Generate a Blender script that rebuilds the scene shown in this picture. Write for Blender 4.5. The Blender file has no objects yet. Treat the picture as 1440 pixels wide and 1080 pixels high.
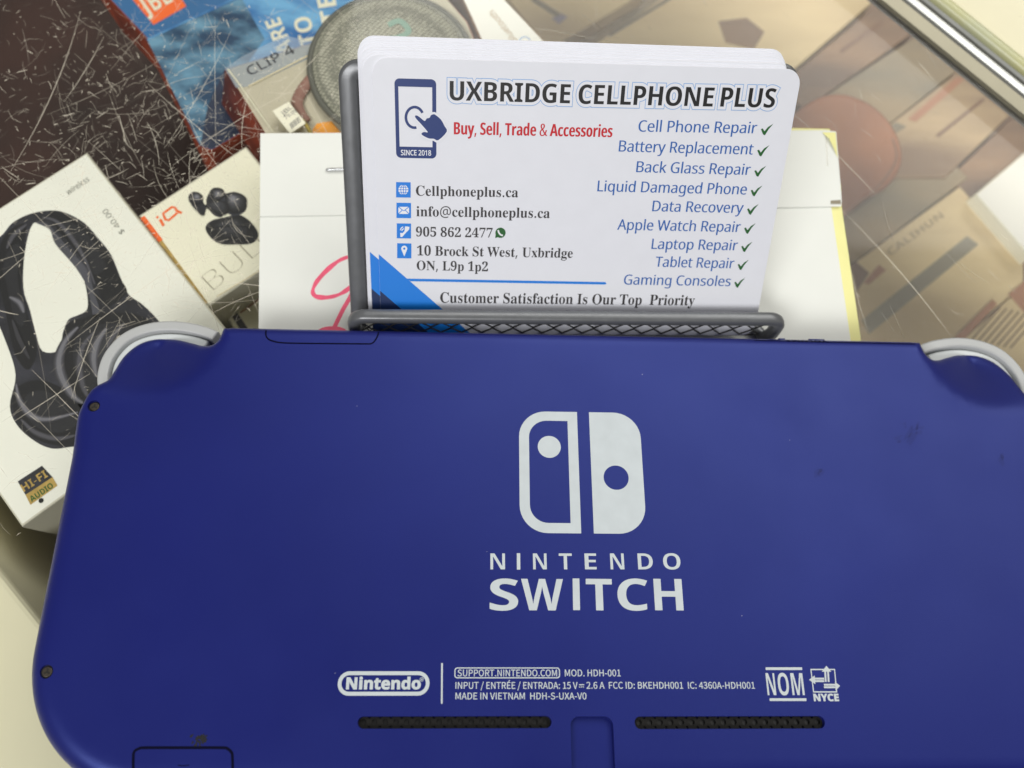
import bpy, math, random, os
import numpy as np
from mathutils import Matrix, Vector
from mathutils.geometry import delaunay_2d_cdt, tessellate_polygon

S = 0.001                      # everything below is written in millimetres
scene = bpy.context.scene
COL = scene.collection
random.seed(11)
rng = np.random.default_rng(5)


# ------------------------------------------------------------------ frames
def rod(v):
    r = np.radians(np.array(v, float)); t = np.linalg.norm(r)
    if t < 1e-9: return np.eye(3)
    k = r / t
    K = np.array([[0, -k[2], k[1]], [k[2], 0, -k[0]], [-k[1], k[0], 0]])
    return np.eye(3) + math.sin(t) * K + (1 - math.cos(t)) * K @ K


F = 1250.0                     # focal length in photo pixels (photo 1440 wide)
R_CON, T_CON = rod((-22.86, 3.27, -0.38)), np.array([14.99, -31.03, -175.83])
R_CRD, T_CRD = rod((28.37, 4.23, -1.15)), np.array([15.56, 63.10, -174.89])
R_WLD = rod((-15.0, 3.3, -0.4))
T_WLD = R_CON @ np.array([0, 45.5, -13.9]) + T_CON - R_WLD @ np.array([0, 0, 0.15])
GLASS, CONSOLE, CARD = (R_WLD, T_WLD), (R_CON, T_CON), (R_CRD, T_CRD)


def on(frame, px, py, z=0.0):
    """the point of a real plane (local height z of a frame) that the photo shows at a pixel"""
    R, t = frame
    d = np.array([(px - 720) / F, (540 - py) / F, -1.0])
    a, b = R.T @ d, R.T @ t
    return a * ((z + b[2]) / a[2]) - b


def W(px, py, z=0.0): return on(GLASS, px, py, z)
def xy(frame, pts, z=0.0): return [tuple(on(frame, x, y, z)[:2]) for x, y in pts]


def to_world(frame):           # 4x4 of a frame in world metres
    R, t = frame
    M = np.eye(4); M[:3, :3] = R_WLD.T @ R; M[:3, 3] = R_WLD.T @ (t - T_WLD) * S
    return Matrix(M.tolist())


# ------------------------------------------------------------------ camera, world, lights, exposure
cd = bpy.data.cameras.new('camera'); cam = bpy.data.objects.new('camera', cd); COL.objects.link(cam)
M = np.eye(4); M[:3, :3] = R_WLD.T; M[:3, 3] = -R_WLD.T @ T_WLD * S
cam.matrix_world = Matrix(M.tolist())
cd.sensor_fit = 'HORIZONTAL'; cd.sensor_width = 36; cd.lens = 36 * F / 1440
cd.clip_start = 0.01; cd.clip_end = 20
cd.dof.use_dof = True; cd.dof.focus_distance = 0.179
cd.dof.aperture_fstop = (cd.lens * 1e-3) / 2.2e-3
scene.camera = cam

wd = bpy.data.worlds.new('World'); scene.world = wd; wd.use_nodes = True
wd.node_tree.nodes['Background'].inputs[0].default_value = (1.0, 0.965, 0.87, 1)
wd.node_tree.nodes['Background'].inputs[1].default_value = 0.12


def area(name, loc, target, sx, sy, power, col):
    l = bpy.data.lights.new(name, 'AREA'); l.shape = 'RECTANGLE'; l.size = sx; l.size_y = sy
    l.energy = power; l.color = col
    o = bpy.data.objects.new(name, l); COL.objects.link(o); o.location = loc
    o.rotation_euler = (Vector(target) - Vector(loc)).to_track_quat('-Z', 'Y').to_euler()
    return o


area('ceiling_panel_lamp', (0.56, 1.32, 1.30), (0.56, 1.3201, 0), 1.62, 1.4, 18.5, (1.0, 0.98, 0.93))
area('side_haze_light', (0.86, 0.385, 1.30), (0.86, 0.3851, 0), 1.15, 0.47, 2.6, (1.0, 0.98, 0.93))  # added panel, its reflection hazes the right side of the glass
area('back_fill_light', (-0.7, -1.15, 1.6), (0, 0.05, 0.02), 1.4, 0.6, 23, (1.0, 0.99, 0.975))  # unseen fill light, added to brighten the cards and the left cartons
scene.view_settings.view_transform = 'Standard'; scene.view_settings.look = 'None'
scene.view_settings.exposure = 0.52; scene.view_settings.gamma = 1.0
scene.render.engine = 'CYCLES'
scene.cycles.use_denoising = True
scene.cycles.max_bounces = 8; scene.cycles.transparent_max_bounces = 16
scene.cycles.caustics_reflective = False; scene.cycles.caustics_refractive = False


# ------------------------------------------------------------------ materials
def lin(c):
    return tuple((v / 255 / 12.92) if v <= 10.3 else ((v / 255 + 0.055) / 1.055) ** 2.4 for v in c)


def mat(name, rgb, rough=0.5, metal=0.0, vary=0.0, vscale=60, bump=0.0, bscale=900, rvary=0.0, second=None, spec=0.5, stretch=None, coat=0.0):
    m = bpy.data.materials.new(name); m.use_nodes = True
    nt = m.node_tree; b = nt.nodes['Principled BSDF']; L = nt.links.new
    c = lin(rgb)
    b.inputs['Base Color'].default_value = (*c, 1); b.inputs['Roughness'].default_value = rough
    b.inputs['Metallic'].default_value = metal; b.inputs['Specular IOR Level'].default_value = spec
    b.inputs['Coat Weight'].default_value = coat
    tc = nt.nodes.new('ShaderNodeTexCoord'); mp = nt.nodes.new('ShaderNodeMapping')
    L(tc.outputs['Object'], mp.inputs[0])
    if stretch: mp.inputs['Rotation'].default_value = (0, 0, stretch[0]); mp.inputs['Scale'].default_value = (stretch[1], stretch[2], 1)
    if vary or second:
        n = nt.nodes.new('ShaderNodeTexNoise'); n.inputs['Scale'].default_value = vscale; n.inputs['Detail'].default_value = 5
        L(mp.outputs[0], n.inputs['Vector'])
        r = nt.nodes.new('ShaderNodeValToRGB'); L(n.outputs['Fac'], r.inputs[0])
        if second:
            r.color_ramp.elements[0].position = 0.38; r.color_ramp.elements[1].position = 0.64
            r.color_ramp.elements[0].color = (*c, 1); r.color_ramp.elements[1].color = (*lin(second), 1)
        else:
            r.color_ramp.elements[0].position = 0.3; r.color_ramp.elements[1].position = 0.7
            r.color_ramp.elements[0].color = (*[x * (1 - vary) for x in c], 1)
            r.color_ramp.elements[1].color = (*[min(1, x * (1 + vary)) for x in c], 1)
        L(r.outputs[0], b.inputs['Base Color'])
    if rvary:
        n = nt.nodes.new('ShaderNodeTexNoise'); n.inputs['Scale'].default_value = vscale * 1.7; n.inputs['Detail'].default_value = 6
        L(mp.outputs[0], n.inputs['Vector'])
        mr = nt.nodes.new('ShaderNodeMapRange'); L(n.outputs['Fac'], mr.inputs['Value'])
        mr.inputs['From Min'].default_value = 0.3; mr.inputs['From Max'].default_value = 0.7
        mr.inputs['To Min'].default_value = rough - rvary; mr.inputs['To Max'].default_value = rough + rvary
        L(mr.outputs[0], b.inputs['Roughness'])
    if bump:
        n = nt.nodes.new('ShaderNodeTexNoise'); n.inputs['Scale'].default_value = bscale; n.inputs['Detail'].default_value = 3
        L(tc.outputs['Object'], n.inputs['Vector'])
        bp = nt.nodes.new('ShaderNodeBump'); bp.inputs['Strength'].default_value = bump; bp.inputs['Distance'].default_value = 0.0002
        L(n.outputs['Fac'], bp.inputs['Height']); L(bp.outputs[0], b.inputs['Normal'])
    return m


def glass_mat(name, tint):
    m = bpy.data.materials.new(name); m.use_nodes = True
    nt = m.node_tree; L = nt.links.new
    for n in list(nt.nodes):
        if n.type == 'BSDF_PRINCIPLED': nt.nodes.remove(n)
    out = nt.nodes['Material Output']
    tr = nt.nodes.new('ShaderNodeBsdfTransparent'); tr.inputs[0].default_value = (*tint, 1)
    gl = nt.nodes.new('ShaderNodeBsdfGlossy'); gl.inputs['Roughness'].default_value = 0.05
    lw = nt.nodes.new('ShaderNodeLayerWeight'); lw.inputs['Blend'].default_value = 0.5
    pw = nt.nodes.new('ShaderNodeMath'); pw.operation = 'POWER'; pw.inputs[1].default_value = 4.0
    mr = nt.nodes.new('ShaderNodeMapRange'); mr.inputs['To Min'].default_value = 0.026; mr.inputs['To Max'].default_value = 0.9
    mx = nt.nodes.new('ShaderNodeMixShader')
    L(lw.outputs['Facing'], pw.inputs[0]); L(pw.outputs[0], mr.inputs['Value']); L(mr.outputs[0], mx.inputs[0])
    L(tr.outputs[0], mx.inputs[1]); L(gl.outputs[0], mx.inputs[2]); L(mx.outputs[0], out.inputs[0])
    return m


def film_mat(name, rgb, alpha):
    m = mat(name, rgb, 0.6); m.node_tree.nodes['Principled BSDF'].inputs['Alpha'].default_value = alpha
    return m


def weave_mat(name, a, b_, scale):
    m = bpy.data.materials.new(name); m.use_nodes = True
    nt = m.node_tree; b = nt.nodes['Principled BSDF']; L = nt.links.new
    tc = nt.nodes.new('ShaderNodeTexCoord'); mp = nt.nodes.new('ShaderNodeMapping'); L(tc.outputs['Object'], mp.inputs[0])
    mp.inputs['Rotation'].default_value = (0, 0, 0.5); mp.inputs['Scale'].default_value = (scale, scale * 1.5, scale)
    ck = nt.nodes.new('ShaderNodeTexVoronoi'); ck.inputs['Scale'].default_value = 1; ck.inputs['Randomness'].default_value = 0.25
    L(mp.outputs[0], ck.inputs['Vector'])
    r = nt.nodes.new('ShaderNodeValToRGB'); L(ck.outputs['Distance'], r.inputs[0])
    r.color_ramp.elements[0].color = (*lin(b_), 1); r.color_ramp.elements[1].color = (*lin(a), 1)
    r.color_ramp.elements[0].position = 0.2; r.color_ramp.elements[1].position = 0.6
    L(r.outputs[0], b.inputs['Base Color']); b.inputs['Roughness'].default_value = 0.9
    bp = nt.nodes.new('ShaderNodeBump'); bp.inputs['Strength'].default_value = 0.6; bp.inputs['Distance'].default_value = 0.0004; bp.invert = True
    L(ck.outputs['Distance'], bp.inputs['Height']); L(bp.outputs[0], b.inputs['Normal'])
    return m


MT = dict(
    shell=mat('indigo_matte_plastic', (24, 29, 99), 0.38, vary=0.06, vscale=30, bump=0.10, bscale=5200, rvary=0.04, spec=0.72),
    seam=mat('dark_seam', (7, 8, 34), 0.8, spec=0.08),
    ink=mat('pale_grey_print', (190, 198, 202), 0.55, vary=.04, vscale=300),
    grey=mat('grey_button_plastic', (176, 178, 178), 0.42, vary=0.03, bump=0.05, bscale=4000),
    lightgrey=mat('light_grey_trigger_plastic', (200, 205, 206), 0.42),
    vent=mat('dark_vent_plastic', (27, 26, 24), 0.65, spec=0.2),
    black=mat('black_plastic', (22, 22, 22), 0.45),
    screw=mat('dark_screw_metal', (74, 68, 60), 0.4, metal=0.5, vary=0.2, vscale=2500),
    smudge=film_mat('dark_scuff', (10, 11, 18), 0.8), smear=film_mat('dull_smear', (18, 20, 66), 0.10), haze=film_mat('pale_smear', (120, 128, 170), 0.10), dust=mat('dust_speck', (190, 190, 196), 0.8),
    card=mat('satin_white_card', (226, 228, 236), 0.5, vary=0.012, vscale=240, bump=0.05, bscale=2400),
    cardedge=mat('white_card_edge', (236, 236, 243), 0.6),
    c_black=mat('ink_black', (22, 22, 24), 0.5), c_white=mat('ink_white', (236, 238, 244), 0.5),
    c_halo=mat('ink_halo_blue', (136, 174, 222), 0.5),
    c_red=mat('ink_red', (196, 22, 36), 0.5), c_blue=mat('ink_blue', (42, 96, 172), 0.5),
    c_sky=mat('ink_bright_blue', (18, 124, 222), 0.45), c_navy=mat('ink_navy', (18, 48, 112), 0.45),
    c_deep=mat('ink_deep_navy', (18, 42, 88), 0.45),
    c_green=mat('ink_green', (28, 92, 38), 0.5), c_dark=mat('ink_charcoal', (52, 50, 52), 0.5),
    wire=mat('grey_painted_steel', (108, 110, 113), 0.33, metal=0.35, vary=0.05, vscale=300, bump=0.015, bscale=1500, rvary=0.05),
    mesh=mat('black_painted_mesh', (38, 38, 40), 0.4, metal=0.3),
    paper=mat('white_paper_card', (228, 230, 224), 0.62, vary=0.012, vscale=90, bump=0.06, bscale=600),
    yellow=mat('pale_yellow_backing', (236, 232, 160), 0.7, vary=0.03, vscale=120),
    tape=film_mat('clear_tape', (236, 234, 224), 0.35),
    staple=mat('bright_staple_steel', (196, 198, 200), 0.25, metal=1.0),
    pink=mat('pink_marker_ink', (238, 92, 124), 0.55, vary=0.10, vscale=500),
    scratch=film_mat('glass_scratch', (226, 218, 200), 0.85), scratch_mid=film_mat('glass_scratch_soft', (216, 208, 190), 0.5), scratch_faint=film_mat('glass_scratch_faint', (206, 198, 182), 0.25),
    glass=glass_mat('counter_glass', (0.985, 0.99, 0.98)),
    wood=mat('dark_brown_laminate', (36, 20, 16), 0.6, second=(56, 32, 26), vscale=24, bump=0.05),
    cream=mat('cream_laminate', (226, 220, 190), 0.5, vary=0.03, vscale=40),
    alu=mat('satin_aluminium', (150, 145, 126), 0.42, metal=0.45, vary=0.03, vscale=80),
    chrome=mat('bright_aluminium', (165, 166, 162), 0.34, metal=0.6, vary=0.1, vscale=90),
    gap=mat('dark_channel', (40, 40, 34), 0.6),
    gedge=mat('green_tinted_edge', (176, 182, 160), 0.3, second=(190, 188, 140), vscale=30),
    carton=mat('white_panel', (242, 241, 230), 0.6, vary=0.015, vscale=60),
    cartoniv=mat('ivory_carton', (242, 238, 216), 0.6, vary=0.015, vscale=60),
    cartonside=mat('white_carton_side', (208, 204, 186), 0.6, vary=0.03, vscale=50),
    photo_blk=mat('printed_black', (38, 38, 43), 0.5, second=(56, 56, 65), vscale=130),
    photo_dk=mat('printed_dark_grey', (78, 78, 86), 0.5, vary=0.15, vscale=120),
    photo_gr=mat('printed_mid_grey', (120, 120, 126), 0.5, vary=0.15, vscale=120),
    tone0=mat('printed_shade_0', (30, 30, 33), 0.5), tone1=mat('printed_shade_1', (42, 42, 46), 0.5), tone2=mat('printed_shade_2', (56, 56, 61), 0.5), tone3=mat('printed_shade_3', (74, 74, 80), 0.5), tone4=mat('printed_shade_4', (96, 96, 104), 0.5), tone5=mat('printed_shade_5', (124, 124, 132), 0.5),
    photo_t1=mat('printed_tone_one', (58, 57, 62), 0.5), photo_t2=mat('printed_tone_two', (82, 81, 88), 0.5), photo_t3=mat('printed_tone_three', (116, 115, 122), 0.5),
    pencil=mat('grey_pencil', (120, 120, 112), 0.6),
    gold=mat('gold_foil', (200, 168, 96), 0.4, metal=0.3, vary=0.2, vscale=600),
    orange=mat('printed_orange', (246, 108, 44), 0.5), orange2=mat('printed_light_orange', (250, 166, 52), 0.5),
    orangeside=mat('orange_card_side', (158, 64, 34), 0.5, second=(92, 38, 28), vscale=60),
    blue=mat('blue_carton', (52, 106, 158), 0.5, vary=0.05, vscale=60),
    photo_bl=mat('printed_teal_blue_scene', (28, 62, 94), 0.5, second=(108, 154, 182), vscale=85, stretch=(0.6, 1.0, 2.0)),
    photo_bb=mat('printed_bright_blue_scene', (44, 108, 172), 0.5, second=(112, 174, 218), vscale=70, stretch=(0.6, 1.0, 2.0)),
    photo_nv=mat('printed_deep_navy', (26, 34, 58), 0.5, second=(44, 58, 86), vscale=120),
    frost=film_mat('clear_plastic_film', (176, 190, 206), 0.45),
    beige=mat('beige_inner_tray', (196, 188, 166), 0.6, vary=0.03, vscale=40),
    print_wh=mat('printed_cream', (232, 228, 204), 0.55),
    fabric=weave_mat('grey_speaker_fabric', (124, 124, 112), (186, 184, 166), 900),
    rubber=mat('charcoal_rubber', (98, 98, 90), 0.6), teal=mat('printed_teal', (136, 166, 150), 0.6),
    strap=mat('dusty_pink_strap', (150, 112, 100), 0.7, vary=0.06, vscale=200),
    string=mat('olive_string', (170, 150, 76), 0.8),
    white=mat('glare_white_carton', (250, 248, 240), 0.5),  # white raised so the colour carries lamp glare
    brownink=mat('printed_brown', (176, 144, 92), 0.6),
    kraft=mat('tan_packet', (188, 160, 118), 0.5, second=(132, 102, 72), vscale=20, stretch=(0.6, 0.6, 2.4)),
    kraftlt=mat('pale_tan_packet', (226, 203, 154), 0.5, second=(198, 172, 126), vscale=16, stretch=(0.6, 0.6, 2.2)),
    kraft2=mat('brown_packet', (150, 114, 78), 0.5, second=(104, 76, 52), vscale=24, stretch=(0.6, 0.6, 2.6)),
    kraftgr=mat('grey_tan_packet', (124, 112, 88), 0.5, second=(156, 132, 94), vscale=26, stretch=(0.6, 0.7, 2.0)),
    leather=mat('orange_brown_leather', (184, 118, 74), 0.5, second=(142, 88, 58), vscale=22),
    p_gr=mat('printed_soft_grey', (140, 132, 112), 0.6), p_br=mat('printed_soft_brown', (122, 88, 62), 0.6),
    p_or=mat('printed_soft_orange', (172, 118, 84), 0.6), p_tx=mat('printed_grey_brown', (122, 108, 84), 0.6),
    p_lt2=mat('printed_faint_brown', (168, 146, 108), 0.6),
    p_lt=mat('printed_light_tan', (220, 206, 170), 0.6), p_purple=mat('printed_mauve', (136, 124, 150), 0.6),
)

MT['shell'].node_tree.nodes['Principled BSDF'].inputs['Specular Tint'].default_value = (0.27, 0.37, 1.0, 1)


# ------------------------------------------------------------------ mesh builder
def signed(l):
    a = np.array(l); return 0.5 * np.sum(a[:, 0] * np.roll(a[:, 1], -1) - np.roll(a[:, 0], -1) * a[:, 1])


def clean(l, eps=1e-4):
    o = []
    for p in l:
        if not o or math.hypot(p[0] - o[-1][0], p[1] - o[-1][1]) > eps: o.append((float(p[0]), float(p[1])))
    if len(o) > 1 and math.hypot(o[0][0] - o[-1][0], o[0][1] - o[-1][1]) <= eps: o.pop()
    return o


def wind(pts, loops):
    w = np.zeros(len(pts)); px, py = pts[:, 0], pts[:, 1]
    for l in loops:
        a = np.array(l); b = np.roll(a, -1, 0)
        for (x0, y0), (x1, y1) in zip(a, b):
            if y0 == y1: continue
            c = (y0 <= py) != (y1 <= py)
            xi = x0 + (py - y0) / (y1 - y0) * (x1 - x0)
            w += np.where(c & (xi > px), 1 if y1 > y0 else -1, 0)
    return w


def fill(loops, extra=(), evenodd=False):
    vs, es = [], []
    for l in loops:
        n = len(vs); vs += [Vector(p) for p in l]
        es += [(n + i, n + (i + 1) % len(l)) for i in range(len(l))]
    vs += [Vector(p) for p in extra]
    ov, _, of, *_ = delaunay_2d_cdt(vs, es, [], 0, 1e-6)
    ov = np.array([(v.x, v.y) for v in ov]); of = [tuple(f) for f in of]
    c = np.array([ov[list(f)].mean(0) for f in of])
    w = wind(c, loops)
    keep = (np.abs(w) % 2 == 1) if evenodd else (w != 0)
    return ov, [f for f, k in zip(of, keep) if k]


class MB:
    def __init__(s): s.v, s.f, s.m, s.mats = [], [], [], []
    def mi(s, m):
        m = MT[m] if isinstance(m, str) else m
        if m not in s.mats: s.mats.append(m)
        return s.mats.index(m)
    def add(s, vs, fs, m):
        n = len(s.v); k = s.mi(m)
        s.v += [tuple(float(c) for c in p) for p in vs]; s.f += [tuple(n + i for i in f) for f in fs]; s.m += [k] * len(fs)
        return s
    def flat(s, loops, z, m, evenodd=True):
        loops = [clean(l) for l in loops]
        v, f = fill(loops, evenodd=evenodd)
        f = [t if signed([v[i] for i in t]) > 0 else t[::-1] for t in f]
        return s.add([(x, y, z) for x, y in v], f, m)
    def prism(s, loop, z0, z1, m, bev=0.0, mtop=None, msides=None, splay=(0, 0), capb=True):
        """closed outline between z0 (low) and z1 (high), top edge rounded by bev, bottom shifted by splay"""
        l = clean(loop)
        if signed(l) < 0: l = l[::-1]
        n = len(l); rings = [([(x + splay[0], y + splay[1]) for x, y in l], z0)]
        if bev > 0:
            for a in (0, 30, 60, 90):
                r = math.radians(a); rings.append((inset(l, bev * (1 - math.cos(r))), z1 - bev + bev * math.sin(r)))
        else: rings.append((l, z1))
        base = len(s.v); vs = []
        for r, z in rings: vs += [(x, y, z) for x, y in r]
        fs = []
        for k in range(len(rings) - 1):
            for i in range(n):
                j = (i + 1) % n; fs.append((k * n + i, k * n + j, (k + 1) * n + j, (k + 1) * n + i))
        s.add(vs, fs, msides or m)
        v, f = fill([clean(rings[-1][0])])
        f = [t if signed([v[i] for i in t]) > 0 else t[::-1] for t in f]
        s.add([(x, y, z1) for x, y in v], f, mtop or m)
        if capb:
            v, f = fill([clean(rings[0][0])])
            f = [t if signed([v[i] for i in t]) < 0 else t[::-1] for t in f]
            s.add([(x, y, z0) for x, y in v], f, m)
        return s
    def ribbon(s, pts, w, z, m, closed=False, taper=False):
        p = np.array(pts, float)[:, :2]; n = len(p); L_, R_ = [], []
        for i in range(n):
            a = p[i - 1] if (i > 0 or closed) else p[i]; b = p[(i + 1) % n] if (i < n - 1 or closed) else p[i]
            t = b - a; t = t / (np.linalg.norm(t) + 1e-12); nn = np.array([-t[1], t[0]])
            ww = w[i] if hasattr(w, '__len__') else w
            if taper: ww = w * (0.25 + 0.75 * math.sin(math.pi * (i + .4) / n))
            L_.append(p[i] + nn * ww / 2); R_.append(p[i] - nn * ww / 2)
        vs = [(*q, z) for q in L_] + [(*q, z) for q in R_]
        fs = [(n + i, n + (i + 1) % n, (i + 1) % n, i) for i in range(n if closed else n - 1)]
        return s.add(vs, fs, m)
    def tube(s, pts, r, m, sides=10, closed=False, flat=1.0, up=(0, 0, 1)):
        p = [np.array(q, float) for q in pts]; n = len(p); vs, fs = [], []
        for i in range(n):
            a = p[i - 1] if (i > 0 or closed) else p[i]; b = p[(i + 1) % n] if (i < n - 1 or closed) else p[i]
            t = b - a; t /= np.linalg.norm(t) + 1e-12
            u = np.array(up, float); 
            if abs(t @ u) > 0.95: u = np.array([1.0, 0, 0])
            x = np.cross(t, u); x /= np.linalg.norm(x); y = np.cross(x, t)
            rr = r[i] if hasattr(r, '__len__') else r
            for k in range(sides):
                a_ = 2 * math.pi * k / sides; vs.append(p[i] + x * math.cos(a_) * rr + y * math.sin(a_) * rr * flat)
        for i in range(n if closed else n - 1):
            j = (i + 1) % n
            for k in range(sides):
                l = (k + 1) % sides; fs.append((i * sides + k, i * sides + l, j * sides + l, j * sides + k))
        if not closed: fs += [tuple(range(sides))[::-1], tuple((n - 1) * sides + k for k in range(sides))]
        return s.add(vs, fs, m)
    def box(s, x0, x1, y0, y1, z0, z1, m, bev=0.0): return s.prism([(x0, y0), (x1, y0), (x1, y1), (x0, y1)], z0, z1, m, bev)
    def build(s, name, parent=None, loc=None, smooth=None, label=None):
        me = bpy.data.meshes.new(name)
        v = np.array(s.v, float)
        if loc is not None: v = v - np.array(loc)
        me.from_pydata([tuple(p) for p in (v * S)], [], s.f)
        for m in s.mats: me.materials.append(m)
        for p, k in zip(me.polygons, s.m): p.material_index = k
        if smooth:
            for p in me.polygons: p.use_smooth = True
            me.set_sharp_from_angle(angle=math.radians(smooth))
        o = bpy.data.objects.new(name, me); COL.objects.link(o)
        if parent: o.parent = parent
        if label: o['label'] = label
        return o


def inset(l, d):
    a = np.array(l); n = len(a); out = []
    for i in range(n):
        e0 = a[i] - a[i - 1]; e1 = a[(i + 1) % n] - a[i]
        e0 = e0 / (np.linalg.norm(e0) + 1e-12); e1 = e1 / (np.linalg.norm(e1) + 1e-12)
        n0 = np.array([-e0[1], e0[0]]); n1 = np.array([-e1[1], e1[0]])
        b = n0 + n1; k = 1 + n0 @ n1
        out.append(tuple(a[i] + b / max(k, 0.35) * d))
    return out


def rrect(x0, x1, y0, y1, r, n=8, corners=(1, 1, 1, 1)):
    o = []
    for k, (cx, cy, a0) in enumerate(((x1 - r, y1 - r, 0), (x0 + r, y1 - r, 90), (x0 + r, y0 + r, 180), (x1 - r, y0 + r, 270))):
        if corners[k]:
            o += [(cx + r * math.cos(math.radians(a0 + 90 * i / n)), cy + r * math.sin(math.radians(a0 + 90 * i / n))) for i in range(n + 1)]
        else: o.append(((x1, y1), (x0, y1), (x0, y0), (x1, y0))[k])
    return o


def circ(cx, cy, r, n=40, a0=0, a1=360):
    m = n if a1 - a0 >= 360 else n + 1
    return [(cx + r * math.cos(math.radians(a0 + (a1 - a0) * i / n)), cy + r * math.sin(math.radians(a0 + (a1 - a0) * i / n))) for i in range(m)]


def smooth_pts(pts, k=6, closed=False):
    p = [np.array(q, float) for q in pts]; n = len(p); o = []
    for i in range(n if closed else n - 1):
        a, b, c, d = (p[(i - 1) % n] if closed or i > 0 else p[i]), p[i], p[(i + 1) % n], (p[(i + 2) % n] if closed or i + 2 < n else p[(i + 1) % n])
        for j in range(k):
            t = j / k
            o.append(0.5 * ((2 * b) + (c - a) * t + (2 * a - 5 * b + 4 * c - d) * t * t + (-a + 3 * b - 3 * c + d) * t ** 3))
    if not closed: o.append(p[-1])
    return [tuple(q) for q in o]


def quad_loc(mb): return None


def thing(name, label, cat, matrix=None, loc=None, group=None):
    o = bpy.data.objects.new(name, None); COL.objects.link(o); o.empty_display_size = 0.01
    if matrix is not None: o.matrix_world = matrix
    if loc is not None: o.location = [c * S for c in loc]
    o['label'] = label; o['category'] = cat
    if group: o['group'] = group
    return o


# ------------------------------------------------------------------ lettering
FD = bpy.utils.system_resource('DATAFILES', path='fonts')
_fonts, _glyph = {}, {}


def font(n):
    if n not in _fonts:
        try: _fonts[n] = bpy.data.fonts.load(os.path.join(FD, n))
        except Exception: _fonts[n] = None
    return _fonts[n]


def style(s, kind):
    """plain letters -> the mathematical alphabets of the bundled font (serif, italic, bold)"""
    up, lo, dg = {'bserif': (0x1D400, 0x1D41A, 0x1D7CE), 'iserif': (0x1D434, 0x1D44E, None), 'bsans': (0x1D5D4, 0x1D5EE, 0x1D7EC),
                  'isans': (0x1D608, 0x1D622, None), 'sans': (65, 97, 48), 'bisans': (0x1D63C, 0x1D656, None), 'biserif': (0x1D468, 0x1D482, None)}[kind]
    o = ''
    for c in s:
        if kind == 'iserif' and c == 'h': o += '\u210e'
        elif 'A' <= c <= 'Z': o += chr(up + ord(c) - 65)
        elif 'a' <= c <= 'z': o += chr(lo + ord(c) - 97)
        elif c.isdigit() and dg: o += chr(dg + ord(c) - 48)
        else: o += c
    return o


def outline(s, kind='sans', fname='NotoSansMath-Regular.woff2', track=1.0):
    key = (s, kind, fname, track)
    if key in _glyph: return _glyph[key]
    c = bpy.data.curves.new('lettering', 'FONT'); c.size = 10; c.space_character = track
    f = font(fname)
    if f: c.font = f
    c.body = style(s, kind) if fname.startswith('NotoSansMath') else s
    c.fill_mode = 'NONE' if False else 'FRONT'
    o = bpy.data.objects.new('lettering', c); COL.objects.link(o)
    dg = bpy.context.evaluated_depsgraph_get(); dg.update()
    cu = o.evaluated_get(dg).to_curve(dg)
    loops = []
    for sp in cu.splines:
        P = sp.bezier_points; n = len(P); l = []
        for i in range(n):
            a, b = P[i], P[(i + 1) % n]
            p0, p1, p2, p3 = (np.array(q[:2]) for q in (a.co, a.handle_right, b.handle_left, b.co))
            st = np.linalg.norm(np.cross(p3 - p0, p1 - p0)) + np.linalg.norm(np.cross(p3 - p0, p2 - p0)) < 1e-3
            for t in ([0] if st else [0, .2, .4, .6, .8]):
                l.append(tuple(((1 - t) ** 3 * p0 + 3 * (1 - t) ** 2 * t * p1 + 3 * (1 - t) * t * t * p2 + t ** 3 * p3) / 10))
        l = clean(l)
        if len(l) > 2: loops.append(l)
    o.evaluated_get(dg).to_curve_clear()
    bpy.data.objects.remove(o); bpy.data.curves.remove(c)
    big = max(loops, key=lambda l: abs(signed(l)))
    if signed(big) < 0: loops = [l[::-1] for l in loops]
    _glyph[key] = loops
    return loops


def text(mb, frame, s, left, right, cap, m, z=0.05, kind='sans', fname='NotoSansMath-Regular.woff2', grow=0.0, shear=0.0, track=1.0, capref='H', zf=0.0, xgrow=0.0):
    """lettering s printed on a frame's plane: its baseline runs from left to right (photo pixels), capitals cap pixels tall"""
    loops = outline(s, kind, fname, track); ref = outline(capref, kind, fname)
    ch = max(p[1] for l in ref for p in l) - min(p[1] for l in ref for p in l)
    a = np.array([p for l in loops for p in l]); x0, x1 = a[:, 0].min(), a[:, 0].max()
    A, B = on(frame, *left, zf)[:2], on(frame, *right, zf)[:2]
    d = B - A; wd_ = np.linalg.norm(d); d = d / wd_; nrm = np.array([-d[1], d[0]])
    ang = math.atan2(right[1] - left[1], right[0] - left[0])
    C = on(frame, left[0] + cap * math.sin(ang), left[1] - cap * math.cos(ang), zf)[:2]
    sy = abs((C - A) @ nrm) / ch; sx = wd_ / (x1 - x0)
    out = []
    for l in loops:
        if grow or xgrow:
            q = np.array(l); e = np.array(inset(l, -1.0)) - q
            n_ = np.linalg.norm(e, axis=1, keepdims=True); e = e / np.maximum(n_, 1e-9) * np.minimum(n_, 1.6)
            l = [tuple(p) for p in q + e * np.array([grow + xgrow, grow])]
        out.append(clean([tuple(A + d * ((x - x0) * sx + shear * y * sy) + nrm * (y * sy)) for x, y in l], 1e-5))
    return mb.flat(out, z, m, evenodd=False)


CJK = 'Noto Sans CJK Regular.woff2'
BALANCE = None


# ================================================================== THE COUNTER (setting)
def glass_loc(px, py, z): return W(px, py, z)


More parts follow.
